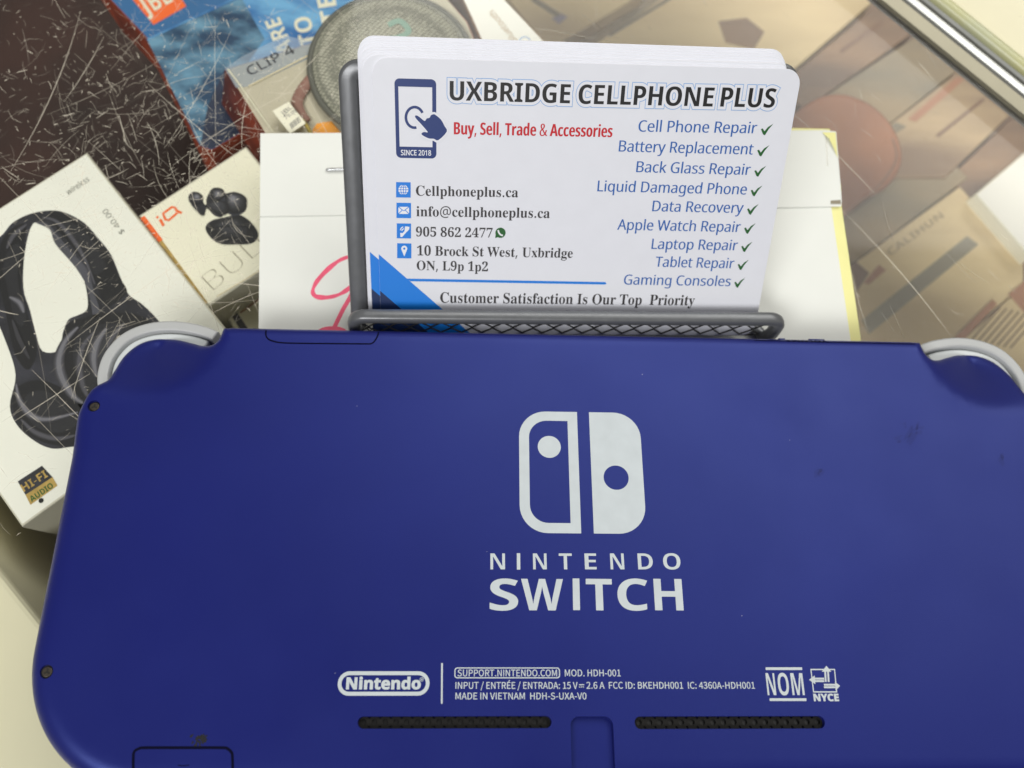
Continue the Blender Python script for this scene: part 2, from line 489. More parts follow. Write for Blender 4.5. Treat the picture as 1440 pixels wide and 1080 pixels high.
SHELF = -84.0
counter = thing('display_counter', 'scratched glass topped shop display counter everything stands on', 'counter', loc=(0, 0, SHELF))
CL = (0, 0, SHELF)
rail0, rail1 = W(1240, 0, 1.2)[:2], W(1440, 162, 1.2)[:2]
rd = (rail1 - rail0) / np.linalg.norm(rail1 - rail0); rn = np.array([-rd[1], rd[0]])
if rn @ np.array([1, 1]) < 0: rn = -rn
cx_ = rail0 + rd * 30
def RP(u, o): return cx_ + rd * u + rn * o

MB().prism([tuple(p) for p in (RP(-330, 3.0), RP(330, 3.0), RP(330, -420), RP(-330, -420))], -4.0, 0.0, 'glass').build('glass_top', counter, CL)
MB().prism([tuple(p) for p in (RP(-330, 40), RP(330, 40), RP(330, -420), RP(-330, -420))], SHELF - 15, SHELF, 'wood').build('shelf_board', counter, CL)
# edge trim: sections swept along the edge, offsets and heights in mm
def strip(sec, m, name):
    mb = MB(); n = len(sec); vs = []
    for u in (-330, 330): vs += [(*RP(u, o), h) for o, h in sec]
    fs = [(i, (i + 1) % n, n + (i + 1) % n, n + i) for i in range(n)] + [tuple(range(n))[::-1], tuple(range(n, 2 * n))]
    mb.add(vs, fs, m); return mb.build(name, counter, CL, smooth=40)
strip([(0.0, 0.05), (0.15, 1.2), (4.0, 1.2), (4.0, 0.05)], 'alu', 'aluminium_strip')
strip([(4.05, -6), (4.05, 0.5), (4.6, 1.6), (5.2, 1.2), (5.9, 1.9), (6.4, 1.9), (6.5, -6)], 'chrome', 'channel_rim')
strip([(6.55, -6), (6.55, 0.9), (7.4, 0.9), (7.4, -6)], 'alu', 'channel_floor')
strip([(7.45, -6), (7.45, 1.9), (8.1, 2.3), (8.7, 1.9), (8.7, -6)], 'chrome', 'channel_rim')
strip([(8.75, -6), (8.75, -1.5), (10.3, -1.5), (10.3, -6)], 'gap', 'channel_groove')
strip([(10.4, -6), (10.4, -0.5)] + [(12.3 - 1.9 * math.cos(math.radians(a)), 0.2 + 1.9 * math.sin(math.radians(a))) for a in range(0, 181, 20)] + [(14.2, -6)], 'gedge', 'edge_bead')
strip([(14.6, -8), (14.6, -3), (16.0, -2.2), (60, -2.2), (60, -8)], 'cream', 'counter_back_ledge')
# cream ledge at the lower left, just below the glass
la, lb = W(-60, 728, -9)[:2], W(150, 990, -9)[:2]
ld = (lb - la) / np.linalg.norm(lb - la); ln = np.array([ld[1], -ld[0]])
if ln @ np.array([-1, -1]) < 0: ln = -ln
MB().prism([tuple(la - ld * 60), tuple(lb + ld * 90), tuple(lb + ld * 90 + ln * 150), tuple(la - ld * 60 + ln * 150)], SHELF, -9, 'cream', bev=1.5).build('counter_front_ledge', counter, CL)

# scratches in the top face of the glass
sc = MB()
def scratch(x, y, ang, length, w, bend, z):
    n = max(3, int(length / 2.5) + 2); p = []
    for i in range(n):
        t = i / (n - 1); a = ang + bend * (t - .5)
        p.append((x + math.cos(a) * length * (t - .5), y + math.sin(a) * length * (t - .5)))
    sc.ribbon(p, w, z, random.choice(['scratch', 'scratch', 'scratch_mid', 'scratch_mid', 'scratch_faint']), taper=True)
zc = 0.02
def addsc(px, py, *a):
    global zc
    q = W(px, py, 0); zc = 0.015 + (zc + 0.00013) % 0.05
    scratch(q[0], q[1], *a, zc)
for k in range(1700):          # the busy left side of the pane
    u = random.random()
    px, py = (random.gauss(210, 130), random.gauss(190, 150)) if u < .72 else (random.uniform(-60, 520), random.uniform(-60, 760))
    if py > 900: continue
    a = random.choice([random.uniform(0, math.pi), random.gauss(.6, .35), random.gauss(2.1, .4)])
    addsc(px, py, a, min(22, random.lognormvariate(.85, .8)), min(.17, random.lognormvariate(-2.8, .45)), random.gauss(0, .28))
for k in range(64):            # long ones
    addsc(random.uniform(0, 480), random.uniform(20, 620), random.choice([random.gauss(.7, .4), random.gauss(2.2, .35)]), random.uniform(16, 46), random.uniform(.06, .13), random.uniform(-.15, .15))
for k in range(800):           # nicks
    addsc(random.gauss(220, 150), random.gauss(210, 150), random.uniform(0, 3.1), random.uniform(.3, 1.1), random.uniform(.08, .2), 0)
for k in range(150):           # the calmer right side
    addsc(random.uniform(640, 1440), random.uniform(-20, 480), random.gauss(2.35, .35), min(14, random.lognormvariate(.7, .7)), random.uniform(.05, .12), random.uniform(-.3, .3))
for (a, b) in (((1183, 288), (1342, 470)), ((1108, 150), (1235, 275)), ((745, 38), (868, 60)), ((1345, 367), (1390, 400)), ((1240, 285), (1255, 340)), ((1300, 67), (1317, 97)), ((1292, 88), (1313, 113)), ((1195, 380), (1220, 470)), ((835, 30), (858, 55)), ((1252, 430), (1272, 475)), ((1240, 440), (1258, 468))):
    A, B = W(*a), W(*b); d = B - A
    scratch(*((A + B) / 2)[:2], math.atan2(d[1], d[0]), math.hypot(d[0], d[1]), .17, random.uniform(-.12, .12), 0.07)
so = sc.build('scratch_marks', counter, CL); so['kind'] = 'stuff'


# ================================================================== GOODS UNDER THE GLASS
def carton(name, label, cat, top_px, ztop, zbot, m='carton', side='cartonside', splay=(0, 0), rect=True, bev=0.4, group=None):
    """a real box: top outline seen at top_px on the plane ztop, standing down to zbot"""
    P = xy(GLASS, top_px, ztop)
    c = np.mean(P, 0); loc = (c[0], c[1], zbot)
    t = thing(name, label, cat, loc=loc, group=group)
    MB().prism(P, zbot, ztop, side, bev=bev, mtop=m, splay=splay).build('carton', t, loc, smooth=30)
    return t, loc


# --- headphone box
HZ = -10.0
p1, pr_, pb = W(122, 214, HZ)[:2], W(320, 465, HZ)[:2], W(30.5, 741, HZ)[:2]
ev = (pr_ - p1) / np.linalg.norm(pr_ - p1); eu = np.array([ev[1], -ev[0]])
if eu @ np.array([-1, 0]) < 0: eu = -eu
Lb = (pb - p1) @ ev; Wb = (pb - p1) @ eu
corners = [p1, p1 + ev * Lb, p1 + ev * Lb + eu * Wb, p1 + eu * Wb]
hc = np.mean(corners, 0); HL = (hc[0], hc[1], SHELF)
hp = thing('headphone_box', 'white carton printed with black headphones and a gold audio sticker under glass', 'box', loc=HL)
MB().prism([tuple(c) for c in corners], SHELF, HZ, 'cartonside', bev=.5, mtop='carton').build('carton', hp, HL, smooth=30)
G = lambda pts, z: xy(GLASS, pts, z)
out = [(-30, 345), (0, 333), (17, 314), (42, 301), (72, 296), (94, 300), (119, 314), (139, 336), (156, 358), (169, 389), (181, 414), (200, 428), (222, 450), (245, 485), (250, 560), (215, 612), (150, 628), (105, 628), (75, 631), (50, 621), (25, 599), (14, 571), (22, 527), (8, 480), (-10, 440), (-34, 400)]
hole = [(47, 314), (35, 355), (33, 405), (42, 436), (50, 467), (60, 494), (85, 492), (88, 470), (96, 450), (108, 444), (122, 436), (123, 417), (117, 392), (103, 369), (83, 344), (69, 322)]
mb = MB(); mb.flat([G(smooth_pts(out, 5, True), HZ), G(smooth_pts(hole, 4, True), HZ)], HZ + .05, 'photo_blk')
mb.flat([G(smooth_pts([(50, 313), (67, 315), (83, 333), (103, 357), (123, 380), (133, 413), (140, 437), (132, 447), (128, 427), (122, 403), (107, 377), (78, 343), (70, 323)], 4, True), HZ)], HZ + .08, 'photo_dk')
def shade(mb, pts, hx, hy, z, n=6, top=1.0):
    P = np.array(smooth_pts(pts, 5, True)); h = np.array([hx, hy])
    for k in range(n):
        mb.flat([G([tuple(q) for q in h + (P - h) * (1 - k / (n + .6))], z + .01)], z + .01 + .006 * k, 'tone%d' % min(5, int(round(k * top))))
shade(mb, [(96, 455), (86, 480), (82, 507), (88, 535), (104, 560), (130, 590), (200, 600), (240, 540), (235, 480), (200, 445), (150, 440), (115, 447)], 150, 490, HZ + .07, 6, .4)
shade(mb, [(24, 545), (18, 572), (30, 600), (52, 618), (80, 626), (108, 624), (140, 600), (110, 560), (60, 535)], 62, 575, HZ + .07, 5, .35)
shade(mb, [(70, 298), (94, 302), (118, 316), (138, 338), (155, 360), (168, 390), (178, 412), (150, 430), (138, 405), (120, 372), (100, 345), (80, 322)], 112, 330, HZ + .07, 4, .35)
shade(mb, [(2, 340), (18, 320), (36, 316), (34, 350), (30, 400), (38, 440), (52, 490), (40, 520), (22, 500), (12, 460), (4, 420), (-6, 380)], 18, 380, HZ + .07, 4, .35)
zz_ = [HZ + .13]
def soft(pts, w, tones):
    for k, m in enumerate(tones):
        zz_[0] += .004; mb.ribbon(G(smooth_pts(pts, 7), HZ), w * (1 - k / (len(tones) + .3)), zz_[0], m, taper=True)
T3 = ('photo_t1', 'photo_t2', 'photo_t3'); T2 = ('photo_t1', 'photo_t2')
soft([(110, 460), (92, 480), (83, 507), (88, 533), (103, 557), (117, 567)], 2.6, T3)
soft([(133, 467), (117, 487), (112, 513), (117, 543), (127, 563)], 1.8, T2)
soft([(150, 462), (137, 482), (132, 505), (136, 530)], 2.6, T3)
soft([(175, 455), (160, 472), (150, 490)], 1.6, T2)
soft([(23, 540), (28, 563), (43, 583), (67, 590), (110, 580)], 1.8, T3)
soft([(30, 590), (50, 608), (80, 617), (108, 612)], 1.4, T2)
soft([(60, 306), (80, 312), (100, 333), (118, 362), (134, 400)], 1.3, T2)
soft([(10, 350), (20, 331), (38, 316)], 1.4, T2); soft([(14, 418), (28, 426), (34, 440)], 1.8, T3); soft([(18, 450), (28, 478), (42, 505)], 1.0, T2[:1])
mb.build('headphone_picture', hp, HL)
mb = MB()
text(mb, GLASS, 'wireless', (97, 274), (127, 254), 8, 'pencil', HZ + .06, kind='isans', zf=HZ)
text(mb, GLASS, '$ 40.00', (176, 326), (150, 293), 8, 'pencil', HZ + .06, kind='sans', zf=HZ)
mb.build('handwritten_price', hp, HL)
mb = MB()
mb.flat([G([(25, 677), (59, 655), (74, 671), (36, 696)], HZ)], HZ + .06, 'photo_blk'); mb.flat([G([(36, 696), (74, 671), (81, 683), (43, 710)], HZ)], HZ + .06, 'gold')
text(mb, GLASS, 'HI-FI', (34, 692), (68, 670), 11, 'gold', HZ + .1, kind='bsans', zf=HZ)
text(mb, GLASS, 'AUDIO', (45, 706), (76, 685), 8, 'c_green', HZ + .1, kind='bsans', zf=HZ)
mb.flat([circ(*W(58, 704, HZ)[:2], .55)], HZ + .12, 'black')
mb.build('foil_sticker', hp, HL)

# --- earbud box
IZ = -11.0
a0, a1, a2 = W(194, 303, IZ)[:2], W(346, 205, IZ)[:2], W(322, 470, IZ)[:2]
eu2 = (a1 - a0) / np.linalg.norm(a1 - a0); ev2 = np.array([eu2[1], -eu2[0]])
if ev2 @ (a2 - a0) < 0: ev2 = -ev2
iw = np.linalg.norm(a1 - a0); ih = iw * 0.95
ic = [a0, a1, a1 + ev2 * ih, a0 + ev2 * ih]; icc = np.mean(ic, 0); IL = (icc[0], icc[1], SHELF)
ib = thing('earbud_box', 'ivory carton with orange lettering and black earbuds picture under glass', 'box', loc=IL)
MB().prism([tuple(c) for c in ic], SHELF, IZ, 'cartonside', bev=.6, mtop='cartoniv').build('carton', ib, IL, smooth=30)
mb = MB()
mb.flat([[tuple(a0 + ev2 * 1), tuple(a0 + eu2 * 1.2 + ev2 * 1), tuple(a0 + eu2 * 1.2 + ev2 * ih * .3), tuple(a0 + ev2 * ih * .3)]], IZ + .05, 'orange')
mb.flat([[tuple(a0 + ev2 * ih * .3), tuple(a0 + eu2 * 1.0 + ev2 * ih * .3), tuple(a0 + eu2 * .6 + ev2 * ih * .97), tuple(a0 + ev2 * ih * .97)]], IZ + .05, 'gold')
mb.build('coloured_edge_stripe', ib, IL)
mb = MB(); qp = lambda l: G([(180 + x / 7.2, 200 + y / 7.2) for x, y in l], IZ)
mb.ribbon(qp([(356, 722), (400, 690), (445, 657), (478, 664), (490, 690), (500, 715), (455, 755), (410, 792), (378, 782), (368, 755)]), .62, IZ + .06, 'orange', closed=True); mb.ribbon(qp([(488, 688), (515, 705), (545, 718)]), .6, IZ + .07, 'orange')
mb.ribbon(qp([(325, 780), (362, 848)]), .7, IZ + .06, 'orange'); mb.ribbon(qp([(290, 752), (306, 768)]), .6, IZ + .06, 'orange'); mb.build('orange_lettering', ib, IL)
mb = MB()
for k, (pts, m) in enumerate((([(265, 276), (271, 270), (280, 271), (286, 277), (286, 284), (290, 292), (288, 300), (282, 300), (275, 288), (267, 285)], 'photo_blk'),
               ([(290, 284), (296, 268), (303, 264), (313, 266), (318, 272), (330, 270), (343, 275), (348, 285), (344, 298), (330, 304), (318, 300), (310, 306), (298, 300)], 'photo_blk'),
               ([(289, 320), (298, 310), (315, 306), (335, 302), (350, 310), (362, 325), (362, 336), (352, 343), (332, 344), (310, 343), (296, 334)], 'photo_blk'),
               ([(318, 274), (332, 273), (340, 280), (334, 288), (320, 286)], 'photo_gr'), ([(300, 315), (325, 309), (345, 312), (330, 319), (306, 322)], 'photo_dk'), ([(271, 273), (278, 273), (279, 279), (272, 280)], 'photo_gr'))):
    mb.flat([G(smooth_pts(pts, 5, True), IZ)], IZ + .05 + .02 * k, m)
shade(mb, [(266, 277), (271, 271), (279, 271), (285, 277), (284, 284), (277, 286), (269, 284)], 277, 276, IZ + .2, 6, 1)
shade(mb, [(268, 286), (276, 288), (288, 300), (284, 303), (276, 296)], 274, 290, IZ + .25, 4, .6)
shade(mb, [(297, 268), (304, 264), (312, 266), (317, 274), (308, 282), (298, 280)], 306, 272, IZ + .2, 6, 1)
shade(mb, [(318, 273), (332, 271), (345, 277), (347, 288), (342, 297), (328, 300), (318, 290)], 326, 277, IZ + .2, 6, 1)
shade(mb, [(288, 289), (300, 283), (318, 284), (322, 296), (314, 303), (298, 297)], 304, 286, IZ + .25, 5, .8)
shade(mb, [(290, 322), (300, 312), (318, 307), (340, 304), (358, 322), (361, 335), (350, 342), (330, 343), (310, 341)], 322, 314, IZ + .3, 5, .5)
mb.ribbon(G(smooth_pts([(291, 322), (310, 320), (335, 319), (360, 322)], 5), IZ), .3, IZ + .4, 'tone0')
mb.build('earbud_picture', ib, IL)
mb = MB(); text(mb, GLASS, 'BUDS', (300, 410), (398, 330), 28, 'p_gr', IZ + .06, kind='sans', zf=IZ, grow=-.022); mb.ribbon(G([(305, 417), (345, 393), (372, 376)], IZ), .25, IZ + .06, 'p_lt')
mb.build('grey_lettering', ib, IL)
# --- small carton tucked beside it
cz = -24.0
t, l = carton('accessory_carton', 'small white carton with dark printed border beside the earbud box under glass', 'box', [(310, 432), (390, 376), (440, 452), (358, 512)], cz, SHELF, 'cartoniv')
mb = MB(); mb.flat([G([(318, 430), (386, 384), (392, 394), (324, 440)], cz)], cz + .05, 'photo_dk'); mb.flat([G([(326, 445), (334, 440), (362, 482), (354, 488)], cz)], cz + .05, 'photo_dk')
mb.ribbon(G([(338, 440), (396, 398)], cz), .4, cz + .08, 'p_or'); mb.build('printed_border', t, l)

# --- blue speaker box
BZ = -24.0
P = [(120, -52), (155, 0), (207, 55), (282, 207), (298, 212), (372, 168), (470, 120), (600, 20), (540, -110), (280, -130)]
PB = G(P, BZ); bc = np.mean(PB, 0); BL = (bc[0], bc[1], -38.0)
MB().prism([tuple(bc + (np.array(p) - bc) * .72) for p in PB], SHELF, -38.1, 'wood').build('display_riser', counter, CL)
bb = thing('blue_speaker_box', 'blue carton with orange logo square and teal scenery print under glass', 'box', loc=BL)
MB().prism(PB, -38.0, BZ, 'orangeside', bev=.3, mtop='blue', splay=(-1.5, 0)).build('carton', bb, BL, smooth=30)
mb = MB()
mb.flat([G([(207, 56), (280, 24), (420, -40), (470, 0), (480, 100), (316, 97), (282, 206)], BZ)], BZ + .05, 'photo_bl')
mb.flat([G([(330, -20), (420, -60), (560, -50), (590, 15), (470, 115), (345, 95), (372, 55)], BZ)], BZ + .08, 'photo_bb')
mb.flat([G([(282, 205), (292, 150), (316, 97), (345, 120), (368, 168), (298, 210)], BZ)], BZ + .1, 'photo_nv')
mb.ribbon(G([(207, 56), (278, 23), (330, -2)], BZ), .5, BZ + .12, 'photo_bb')
mb.build('scenery_print', bb, BL)
mb = MB()
mb.flat([G([(170, -26), (187, 0), (216, 35), (262, 9), (238, -30)], BZ)], BZ + .06, 'orange')
text(mb, GLASS, 'JBL', (206, 22), (244, 2), 26, 'print_wh', BZ + .1, kind='bsans', zf=BZ)
mb.build('logo_square', bb, BL)
mb = MB()
for s_, a_, b_, h_ in (('ARE', (414, 72), (393, 24), 22), ('TO', (447, 62), (435, 22), 24), ('STE', (484, 54), (470, -8), 26)):
    text(mb, GLASS, s_, a_, b_, h_, 'print_wh', BZ + .13, kind='bsans', zf=BZ)
mb.flat([G([(491, 8), (510, 4), (503, 17), (496, 25)], BZ)], BZ + .14, 'orange'); mb.flat([G([(512, 0), (524, -6), (528, 2), (518, 8)], BZ)], BZ + .14, 'orange')
mb.build('brush_lettering', bb, BL)

# --- clear fronted pack with the clip speaker
CZ = -12.0
PC = [(316, 97), (372, 188), (395, 225), (560, 190), (685, 135), (674, 70), (657, 30), (614, -20), (552, -10), (470, 50)]
PCg = G(PC, CZ + 5); cc = np.mean(PCg, 0); CLc = (cc[0], cc[1], BZ + .2)
cb = thing('clip_speaker_pack', 'orange sided pack with beige tray and frosted strip lettered over a round speaker', 'box', loc=CLc)
MB().prism(PCg, BZ + .2, CZ + 5, 'orangeside', bev=.3, mtop='beige', splay=(-5, .5)).build('carton', cb, CLc, smooth=30)
mb = MB()
mb.flat([G([(316, 97), (340, 80), (400, 50), (452, 62), (462, 70), (350, 122), (332, 124)], CZ + 5)], CZ + 5.12, 'frost')
text(mb, GLASS, 'CLIP 4', (352, 107), (416, 74), 13, 'photo_blk', CZ + 5.2, kind='sans', zf=CZ + 5)
mb.build('frosted_strip', cb, CLc)
mb = MB(); mb.ribbon(G([(321, 98), (336, 118), (384, 186)], CZ + 5), .35, CZ + 5.3, 'print_wh'); mb.ribbon(G([(350, 122), (455, 68)], CZ + 5), .4, CZ + 5.3, 'p_lt')
mb.flat([G([(440, 182), (446, 174), (466, 171), (482, 190), (500, 200), (440, 200)], CZ + 5)], CZ + 5.2, 'orange2')
mb.build('tray_edge', cb, CLc)
# the speaker itself, a fabric covered disc in the tray
sp0 = W(552, 96, CZ + 5); srad = np.linalg.norm(W(660, 62, CZ + 5) - sp0) * .98
SPL = (sp0[0], sp0[1], CZ + 5)
sp = thing('clip_speaker', 'round grey fabric speaker with teal print and dusty pink loop in the clear pack', 'speaker', loc=SPL)
mb = MB(); vs, fs = [], []; rings = [(1.0, -.4), (.985, 1.2), (.95, 2.4), (.86, 3.4), (.7, 4.1), (.5, 4.5), (.25, 4.7), (.02, 4.75)]
for r, z in rings:
    vs += [(sp0[0] + srad * r * math.cos(a), sp0[1] + srad * r * math.sin(a), CZ + 5 + z) for a in np.linspace(0, 2 * math.pi, 64, endpoint=False)]
for k in range(len(rings) - 1):
    for i in range(64): fs.append((k * 64 + i, k * 64 + (i + 1) % 64, (k + 1) * 64 + (i + 1) % 64, (k + 1) * 64 + i))
mb.add(vs, fs, 'fabric'); mb.build('fabric_cover', sp, SPL, smooth=60)
MB().tube([(sp0[0] + srad * 1.0 * math.cos(a), sp0[1] + srad * 1.0 * math.sin(a), CZ + 6.2) for a in np.linspace(0, 2 * math.pi, 64, endpoint=False)], 0.9, 'rubber', 8, closed=True).build('rubber_rim', sp, SPL, smooth=60)
mb = MB(); mb.ribbon(xy(GLASS, smooth_pts([(546, 36), (560, 30), (570, 36), (574, 46), (558, 54), (546, 55)], 5), CZ + 9.5), 1.6, CZ + 9.7, 'teal')
mb.build('teal_print', sp, SPL)
q = [np.array(W(x, y, CZ + 6)) for x, y in ((470, 84), (448, 100), (428, 122), (418, 142), (421, 158), (430, 172))]
MB().tube(smooth_pts(q, 6), 1.5, 'strap', 8, flat=.5).build('loop_strap', sp, SPL, smooth=60)
# price tag hanging on the loop
tl = W(406, 165, CZ + 7)
tg = thing('price_tag', 'small white barcode price tag tied to the speaker loop', 'tag', loc=tl)
mb = MB(); mb.prism(G([(383, 156), (406, 143), (430, 173), (408, 188)], CZ + 8), CZ + 7.6, CZ + 8, 'cartoniv'); mb.build('tag_card', tg, tl)
mb = MB(); text(mb, GLASS, 'JBL', (398, 163), (412, 152), 6, 'photo_dk', CZ + 8.05, kind='sans', zf=CZ + 8)
text(mb, GLASS, '79.99', (402, 168), (418, 157), 5, 'photo_dk', CZ + 8.05, kind='sans', zf=CZ + 8)
for k in range(7): mb.ribbon(G([(411 + k * 2.0, 181 - k * 1.6), (407 + k * 2.0, 174 - k * 1.6)], CZ + 8), .16 + .1 * (k % 2), CZ + 8.05, 'photo_dk')
mb.build('tag_print', tg, tl)
MB().tube(smooth_pts([np.array(W(x, y, CZ + 7)) for x, y in ((424, 168), (432, 178), (438, 190))], 4), .5, 'string', 6).build('tag_string', tg, tl)

# --- white box, its colour whitened for lamp glare on the glass
WZ = -5.0
t, l = carton('white_gadget_box', 'bright white box with small brown lettering behind the card holder under glass', 'box', [(622, -60), (655, -60), (775, 67), (860, 180), (780, 240), (702, 130), (682, 70), (662, 25)], WZ - 4, SHELF, 'white', 'kraft2')
mb = MB(); text(mb, GLASS, 'Bluetooth', (728, 57), (694, 14), 9, 'brownink', WZ - 3.95, kind='sans', zf=WZ - 4)
mb.ribbon(G(circ(738, 60, 8, 14, 200, 340), WZ - 4), .3, WZ - 3.95, 'c_halo'); mb.build('small_lettering', t, l)

# --- flat packets on the right
KZ = -66.0
def packet(label, px, m, zt=KZ, prints=(), cat='packet', name='flat_packet'):
    t, l = carton(name, label, cat, px, zt, zt - 7, m, m, bev=.5, group='flat packets lying under the glass')
    if prints:
        mb = MB()
        for k, (pts, pm) in enumerate(prints): mb.flat([G(pts, zt)], zt + .05 + .02 * k, pm)
        mb.build('printed_panel', t, l)
    return t, l
LP = G([(690, -60), (1180, -120), (1330, 20), (1560, 260), (1440, 600), (1120, 600), (900, 260)], KZ - 12)
lpc = np.mean(LP, 0); lpl = (lpc[0], lpc[1], SHELF)
lt_ = thing('kraft_paper_sheet', 'brown kraft paper sheet lining the shelf beneath the flat packets', 'paper sheet', loc=lpl)
MB().prism(LP, SHELF, KZ - 11, 'kraft2').build('paper_layer', lt_, lpl)
packet('light tan packet with small mauve print beside the bright white box', [(700, -20), (905, -40), (905, -10), (775, 68), (765, 62)], 'kraftlt', KZ - 1, [([(776, 26), (788, 18), (798, 24), (786, 34)], 'p_purple'), ([(745, 0), (752, -4), (790, 20), (782, 24)], 'p_tx')])
packet('grey tan packet band between two light tan packets behind cards', [(775, 70), (905, -12), (960, -40), (1000, -40), (850, 75), (840, 160)], 'kraftgr', KZ - 8.2)
packet('large light tan packet with fine brown line behind the cards', [(822, 72), (985, -40), (1190, -40), (1225, 5), (1090, 120), (900, 240), (822, 160)], 'kraftlt', KZ, [([(855, 48), (950, -10), (953, -6), (858, 52)], 'p_tx'), ([(1010, 30), (1050, 25), (1075, 45), (1060, 70), (1020, 60)], 'kraft2')])
packet('brown packet with dark fold line touching the aluminium strip', [(1098, 118), (1232, 8), (1282, 48), (1130, 155)], 'kraft2', KZ + .5, [([(1180, 70), (1240, 28), (1243, 34), (1183, 76)], 'p_br')])
packet('grey tan packet right of the orange brown pouch below aluminium strip', [(1150, 140), (1286, 52), (1345, 100), (1225, 195)], 'kraftgr', KZ - 1)
packet('tan packet with orange streak and two dark fold lines by rail', [(1232, 190), (1346, 102), (1420, 162), (1330, 250), (1250, 250)], 'kraft', KZ + .2, [([(1276, 168), (1345, 108), (1356, 112), (1288, 172)], 'p_or'), ([(1316, 190), (1382, 138), (1385, 141), (1319, 194)], 'p_br'), ([(1225, 195), (1260, 172), (1275, 178), (1236, 204)], 'kraftgr')])
packet('brown packet in the far corner between rail and white glare block', [(1335, 250), (1424, 164), (1500, 215), (1420, 300), (1370, 300)], 'kraft2', KZ - 1)
packet('grey tan packet just below the orange brown pouch', [(1180, 312), (1320, 205), (1362, 250), (1200, 370), (1180, 350)], 'kraftgr', KZ - .5)
tk, lk = packet('tan packet lettered along its edge right of the white paper', [(1196, 374), (1350, 262), (1440, 360), (1440, 400), (1310, 510), (1205, 510)], 'kraftlt', KZ, [([(1212, 450), (1360, 332), (1376, 344), (1222, 470)], 'p_gr'), ([(1214, 398), (1236, 372), (1246, 380), (1222, 400)], 'p_or'), ([(1196, 374), (1204, 368), (1222, 384), (1205, 410)], 'p_br')])
mb = MB(); text(mb, GLASS, 'CALIHUN', (1252, 360), (1328, 305), 10, 'p_lt2', KZ + .1, kind='bsans', zf=KZ)
mb.build('edge_lettering', tk, lk)
tk, lk = packet('tan packet with orange bar and rows of fine print by grey trigger', [(1330, 500), (1446, 396), (1560, 470), (1470, 590)], 'kraftlt', KZ + .8, [([(1336, 482), (1396, 421), (1402, 428), (1346, 488)], 'p_or'), ([(1418, 414), (1460, 380), (1480, 410), (1440, 440)], 'p_or')])
mb = MB()
for k in range(7): mb.ribbon(G([(1366 + k * 9, 478 + k * 2), (1406 + k * 9, 432 + k * 2)], KZ + .8), .55, KZ + .9, 'p_br')
mb.build('fine_print', tk, lk)
# orange brown pouch
PP = smooth_pts([(1100, 190), (1118, 158), (1155, 134), (1195, 132), (1235, 152), (1262, 186), (1270, 225), (1254, 256), (1222, 276), (1190, 302), (1150, 320), (1110, 280)], 5, True)
pg = xy(GLASS, PP, KZ + 5); pc = np.mean(pg, 0); PL = (pc[0], pc[1], KZ + 1)
po = thing('leather_pouch', 'rounded orange brown leather pouch under glass beside the paper corner', 'pouch', loc=PL)
MB().prism(pg, KZ + 1, KZ + 5, 'leather', bev=1.5).build('pouch_body', po, PL, smooth=50)
mb = MB(); mb.ribbon(xy(GLASS, smooth_pts([(1190, 300), (1235, 262), (1260, 225), (1255, 195)], 6), KZ + 5), .5, KZ + 5.05, 'p_br'); mb.build('stitch_line', po, PL)
# lamp glare at the right edge, built as a white block
t, l = carton('white_panel', 'white block standing in for lamp glare at right edge under glass', 'box', [(1372, 273), (1452, 205), (1530, 290), (1450, 362)], -60, SHELF, 'white', 'cartoniv')


# ================================================================== PAPER CARD ON THE GLASS
pl0 = W(780, 330, 0)
pp = thing('price_card', 'white paper card with yellow backing and pink handwriting on the counter glass', 'paper card', loc=pl0)
MB().prism(G([(1118, 181), (1166, 182), (1182, 262), (1183, 292), (1212, 492), (1150, 560), (400, 560), (372, 470), (372, 200)], .02), .08, .3, 'yellow').build('yellow_backing', pp, pl0)
MB().prism(G([(366, 300), (1168, 290), (1197, 490), (1140, 560), (410, 560), (364, 470)], .3), .32, .62, 'paper').build('lower_sheet', pp, pl0)
mb = MB(); mb.prism(G([(366.5, 188.5), (1160, 184), (1175, 186), (1178, 222), (1183, 284), (1182, 291), (366, 305)], .6), .64, .95, 'paper')
mb.ribbon(G([(1161, 192), (1162, 220), (1163, 235)], .6), .4, .97, 'tape'); mb.build('folded_flap', pp, pl0)
cv = [np.array(W(x, y, h)) for x, y, h in ((1156, 186, 1.0), (1166, 195, 1.6), (1172, 207, 1.4), (1178, 222, 1.0), (1175, 186, 1.1))]
MB().add(cv, [(0, 1, 4), (1, 2, 4), (2, 3, 4)], 'yellow').build('curled_corner', pp, pl0)
MB().add([W(1168, 282, 1), W(1182, 281, 1), W(1183, 287, 1), (W(1168, 287, 1))], [(3, 2, 1, 0)], 'p_gr').build('tape_scrap', pp, pl0)
MB().tube(smooth_pts([W(460, 238.5, .95), W(461.5, 238.5, 1.35), W(475, 238.2, 1.4), W(494, 237.8, 1.35), W(495.5, 237.8, .95)], 4), .33, 'staple', 8).build('staple', pp, pl0, smooth=60)
mb = MB()
s1 = smooth_pts([(520, 352), (506, 356), (494, 360), (478, 366), (462, 378), (447, 394), (440, 408), (443, 416), (455, 418.5), (470, 416.5), (483, 411), (496, 401), (506, 388)], 6)
mb.ribbon(xy(GLASS, s1, .62), [1.0 + .16 * math.sin(i * .31) + .1 * math.sin(i * .83 + 1) for i in range(len(s1))], .66, 'pink'); mb.ribbon(xy(GLASS, smooth_pts([(505, 380), (494, 414), (482, 436), (470, 461)], 6), .62), 1.0, .68, 'pink')
mb.ribbon(xy(GLASS, smooth_pts([(442, 474), (452, 465), (466, 462), (480, 464), (494, 473)], 6), .62), 1.1, .7, 'pink')
mb.build('pink_handwriting', pp, pl0)


